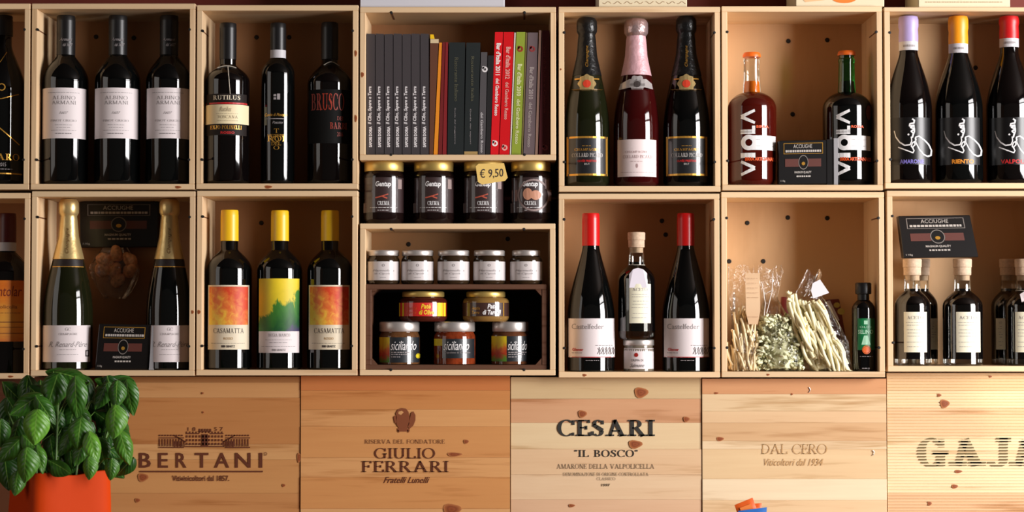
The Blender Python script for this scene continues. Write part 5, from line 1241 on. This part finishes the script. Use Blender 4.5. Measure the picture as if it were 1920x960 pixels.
leaves = [  # px py centre, tip angle deg, length, ratio mesh, depth, brightness, roll
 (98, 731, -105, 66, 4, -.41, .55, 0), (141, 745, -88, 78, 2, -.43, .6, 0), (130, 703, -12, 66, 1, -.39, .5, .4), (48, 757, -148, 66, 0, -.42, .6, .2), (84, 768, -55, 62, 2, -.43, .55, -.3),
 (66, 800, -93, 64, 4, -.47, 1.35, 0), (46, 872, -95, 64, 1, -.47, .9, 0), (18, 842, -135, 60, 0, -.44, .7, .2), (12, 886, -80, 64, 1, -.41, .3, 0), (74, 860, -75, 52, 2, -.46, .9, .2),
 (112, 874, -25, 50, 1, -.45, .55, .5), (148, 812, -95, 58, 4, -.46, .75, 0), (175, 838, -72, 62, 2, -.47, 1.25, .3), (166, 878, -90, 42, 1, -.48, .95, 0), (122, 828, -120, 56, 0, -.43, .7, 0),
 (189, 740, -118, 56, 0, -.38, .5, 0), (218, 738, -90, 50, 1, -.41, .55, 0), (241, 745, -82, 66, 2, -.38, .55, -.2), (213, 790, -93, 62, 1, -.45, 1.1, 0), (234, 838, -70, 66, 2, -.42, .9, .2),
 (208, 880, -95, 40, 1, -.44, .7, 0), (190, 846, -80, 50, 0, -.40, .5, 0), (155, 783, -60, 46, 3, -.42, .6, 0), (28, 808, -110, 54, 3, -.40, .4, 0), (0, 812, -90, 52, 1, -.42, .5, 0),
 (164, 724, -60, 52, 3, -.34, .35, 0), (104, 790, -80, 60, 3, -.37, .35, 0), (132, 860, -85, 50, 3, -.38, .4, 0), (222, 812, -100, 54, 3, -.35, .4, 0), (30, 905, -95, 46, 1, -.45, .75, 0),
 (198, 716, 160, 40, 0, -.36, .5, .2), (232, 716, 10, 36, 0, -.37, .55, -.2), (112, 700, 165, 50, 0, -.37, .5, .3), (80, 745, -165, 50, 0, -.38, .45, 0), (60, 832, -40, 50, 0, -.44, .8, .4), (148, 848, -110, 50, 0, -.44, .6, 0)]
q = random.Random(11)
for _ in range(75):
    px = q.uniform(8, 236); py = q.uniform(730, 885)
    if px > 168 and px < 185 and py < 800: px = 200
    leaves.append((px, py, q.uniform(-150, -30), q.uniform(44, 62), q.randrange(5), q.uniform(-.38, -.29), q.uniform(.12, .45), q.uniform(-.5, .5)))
stems = [(-.035, -.02), (.0, -.035), (.03, -.025), (.045, .01), (-.04, .015), (.0, .02), (-.06, 0.0), (.055, -.03)]
stem_geo = [[] for _ in stems]; ztop = [0] * len(stems); SC = (-.9, .9)
tops = [(-.035, .115), (.0, .16), (.045, .12), (.105, .14), (-.085, .10), (-.02, .15), (-.105, .06), (.09, .09)]
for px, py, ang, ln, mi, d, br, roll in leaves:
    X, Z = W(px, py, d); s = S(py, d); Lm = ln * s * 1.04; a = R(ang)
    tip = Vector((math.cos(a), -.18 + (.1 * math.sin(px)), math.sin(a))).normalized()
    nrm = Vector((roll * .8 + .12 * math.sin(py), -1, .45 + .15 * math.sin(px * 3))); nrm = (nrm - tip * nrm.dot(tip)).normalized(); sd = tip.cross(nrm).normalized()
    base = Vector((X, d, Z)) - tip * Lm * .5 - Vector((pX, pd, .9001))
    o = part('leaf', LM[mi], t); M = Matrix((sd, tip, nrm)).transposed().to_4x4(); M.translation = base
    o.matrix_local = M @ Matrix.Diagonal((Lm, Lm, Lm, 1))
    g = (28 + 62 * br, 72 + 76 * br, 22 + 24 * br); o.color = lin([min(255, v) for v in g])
    k = min(range(len(stems)), key=lambda i: (tops[i][0] - base.x) ** 2 + ((tops[i][1] + pt_) * .3 - base.z * .3) ** 2)
    sx_, sy_ = stems[k]; f_ = .6; jz = max(pt_ - .01, base.z * .75 + pt_ * .15)
    fr = min(1, (jz - pt_ + .03) / (tops[k][1] + .03)); jx = sx_ + (tops[k][0] - sx_) * fr; jy = sy_ * (1 - fr) + (-.01) * fr
    stem_geo[k].append(tube_vf([(jx, jy, jz), ((jx + base.x) / 2, (jy + base.y) / 2, (jz + base.z) / 2 + .008), tuple(base)], .0011, 5, .0008))
STEM = mat('basil_stem', (84, 120, 46), .5)
for k, (sx_, sy_) in enumerate(stems):
    tx, tz = tops[k]; pts = [(sx_ + (tx - sx_) * f_, sy_ * (1 - f_) - .01 * f_, pt_ - .03 + (tz + .03) * f_) for f_ in (0, .2, .4, .6, .8, 1)]
    part('stem', mkmesh('stem', *joinv(tube_vf(pts, .0022, 6, .0012), *stem_geo[k]), STEM, True), t)

# ------------------------------------------------------------ sugar sachets in a bowl
bd = -.34; bX = W(1412, 960, bd)[0]
bw = thing('sachet_bowl', 'white bowl below the pale stamped case, its sachets showing at the bottom edge', 'bowl', (bX, bd, .9001))
V, F = lathe_vf([(.022, 0), (.026, .003), (.024, .006), (.036, .025), (.041, .046), (.0395, .0462), (.034, .026), (.02, .01), (.001, .009)], 40)
part('bowl_body', mkmesh('bowl_body', V, F, mat('white_glaze', (232, 230, 226), .2), True), bw)
def sachet(label, c, d, m, m2, base):
    X, Z = W((c[2][0] + c[3][0]) / 2, (c[2][1] + c[3][1]) / 2, d); t = thing('sugar_sachet', label, 'sachet', (X, d, Z))
    tl, tr, br, bl = [Vector((W(a, b, d)[0] - X, 0, W(a, b, d)[1] - Z)) for a, b in c]; V, F = [], []
    n = 8
    for sgn in (-1, 1):
        for j in range(n + 1):
            for i in range(n + 1):
                u, v = i / n, j / n; p = (bl * (1 - u) + br * u) * (1 - v) + (tl * (1 - u) + tr * u) * v
                k = min(1, 5 * u, 5 * (1 - u)) * min(1, 6 * v, 6 * (1 - v)); V.append((p.x, sgn * (.0004 + .0028 * k), p.z))
    m_ = (n + 1) ** 2
    for j in range(n):
        for i in range(n):
            k = j * (n + 1) + i; F.append((k, k + 1, k + n + 2, k + n + 1)); F.append((m_ + k, m_ + k + n + 1, m_ + k + n + 2, m_ + k + 1))
    part('sachet_body', mkmesh('sachet_body', V, F, m, True), t)
    f = lambda x_, y_: tuple((((bl * (1 - x_) + br * x_) * y_ + (tl * (1 - x_) + tr * x_) * (1 - y_)) + Vector((0, -.0035, 0))))
    flatprint(Print().rect(.2, .12, .8, .3), m2, 'printed_band', f, t)
    return t
sachet('orange sugar sachet tilted left at the bottom edge of the picture', [(1377, 947), (1411, 933), (1436, 1003), (1400, 1012)], bd - .006, mat('orange_sachet', (228, 96, 28), .45), mat('orange_sachet_band', (240, 130, 60), .45), bw)
sachet('second orange sugar sachet half behind the blue one', [(1407, 945), (1428, 943), (1430, 1005), (1404, 1006)], bd + .002, MAT['orange_sachet'], MAT['orange_sachet_band'], bw)
sachet('blue sugar sachet in front of the orange ones', [(1384, 958), (1438, 951), (1434, 1010), (1392, 1012)], bd - .016, mat('blue_sachet', (46, 110, 190), .45), mat('blue_sachet_band', (90, 150, 215), .45), bw)
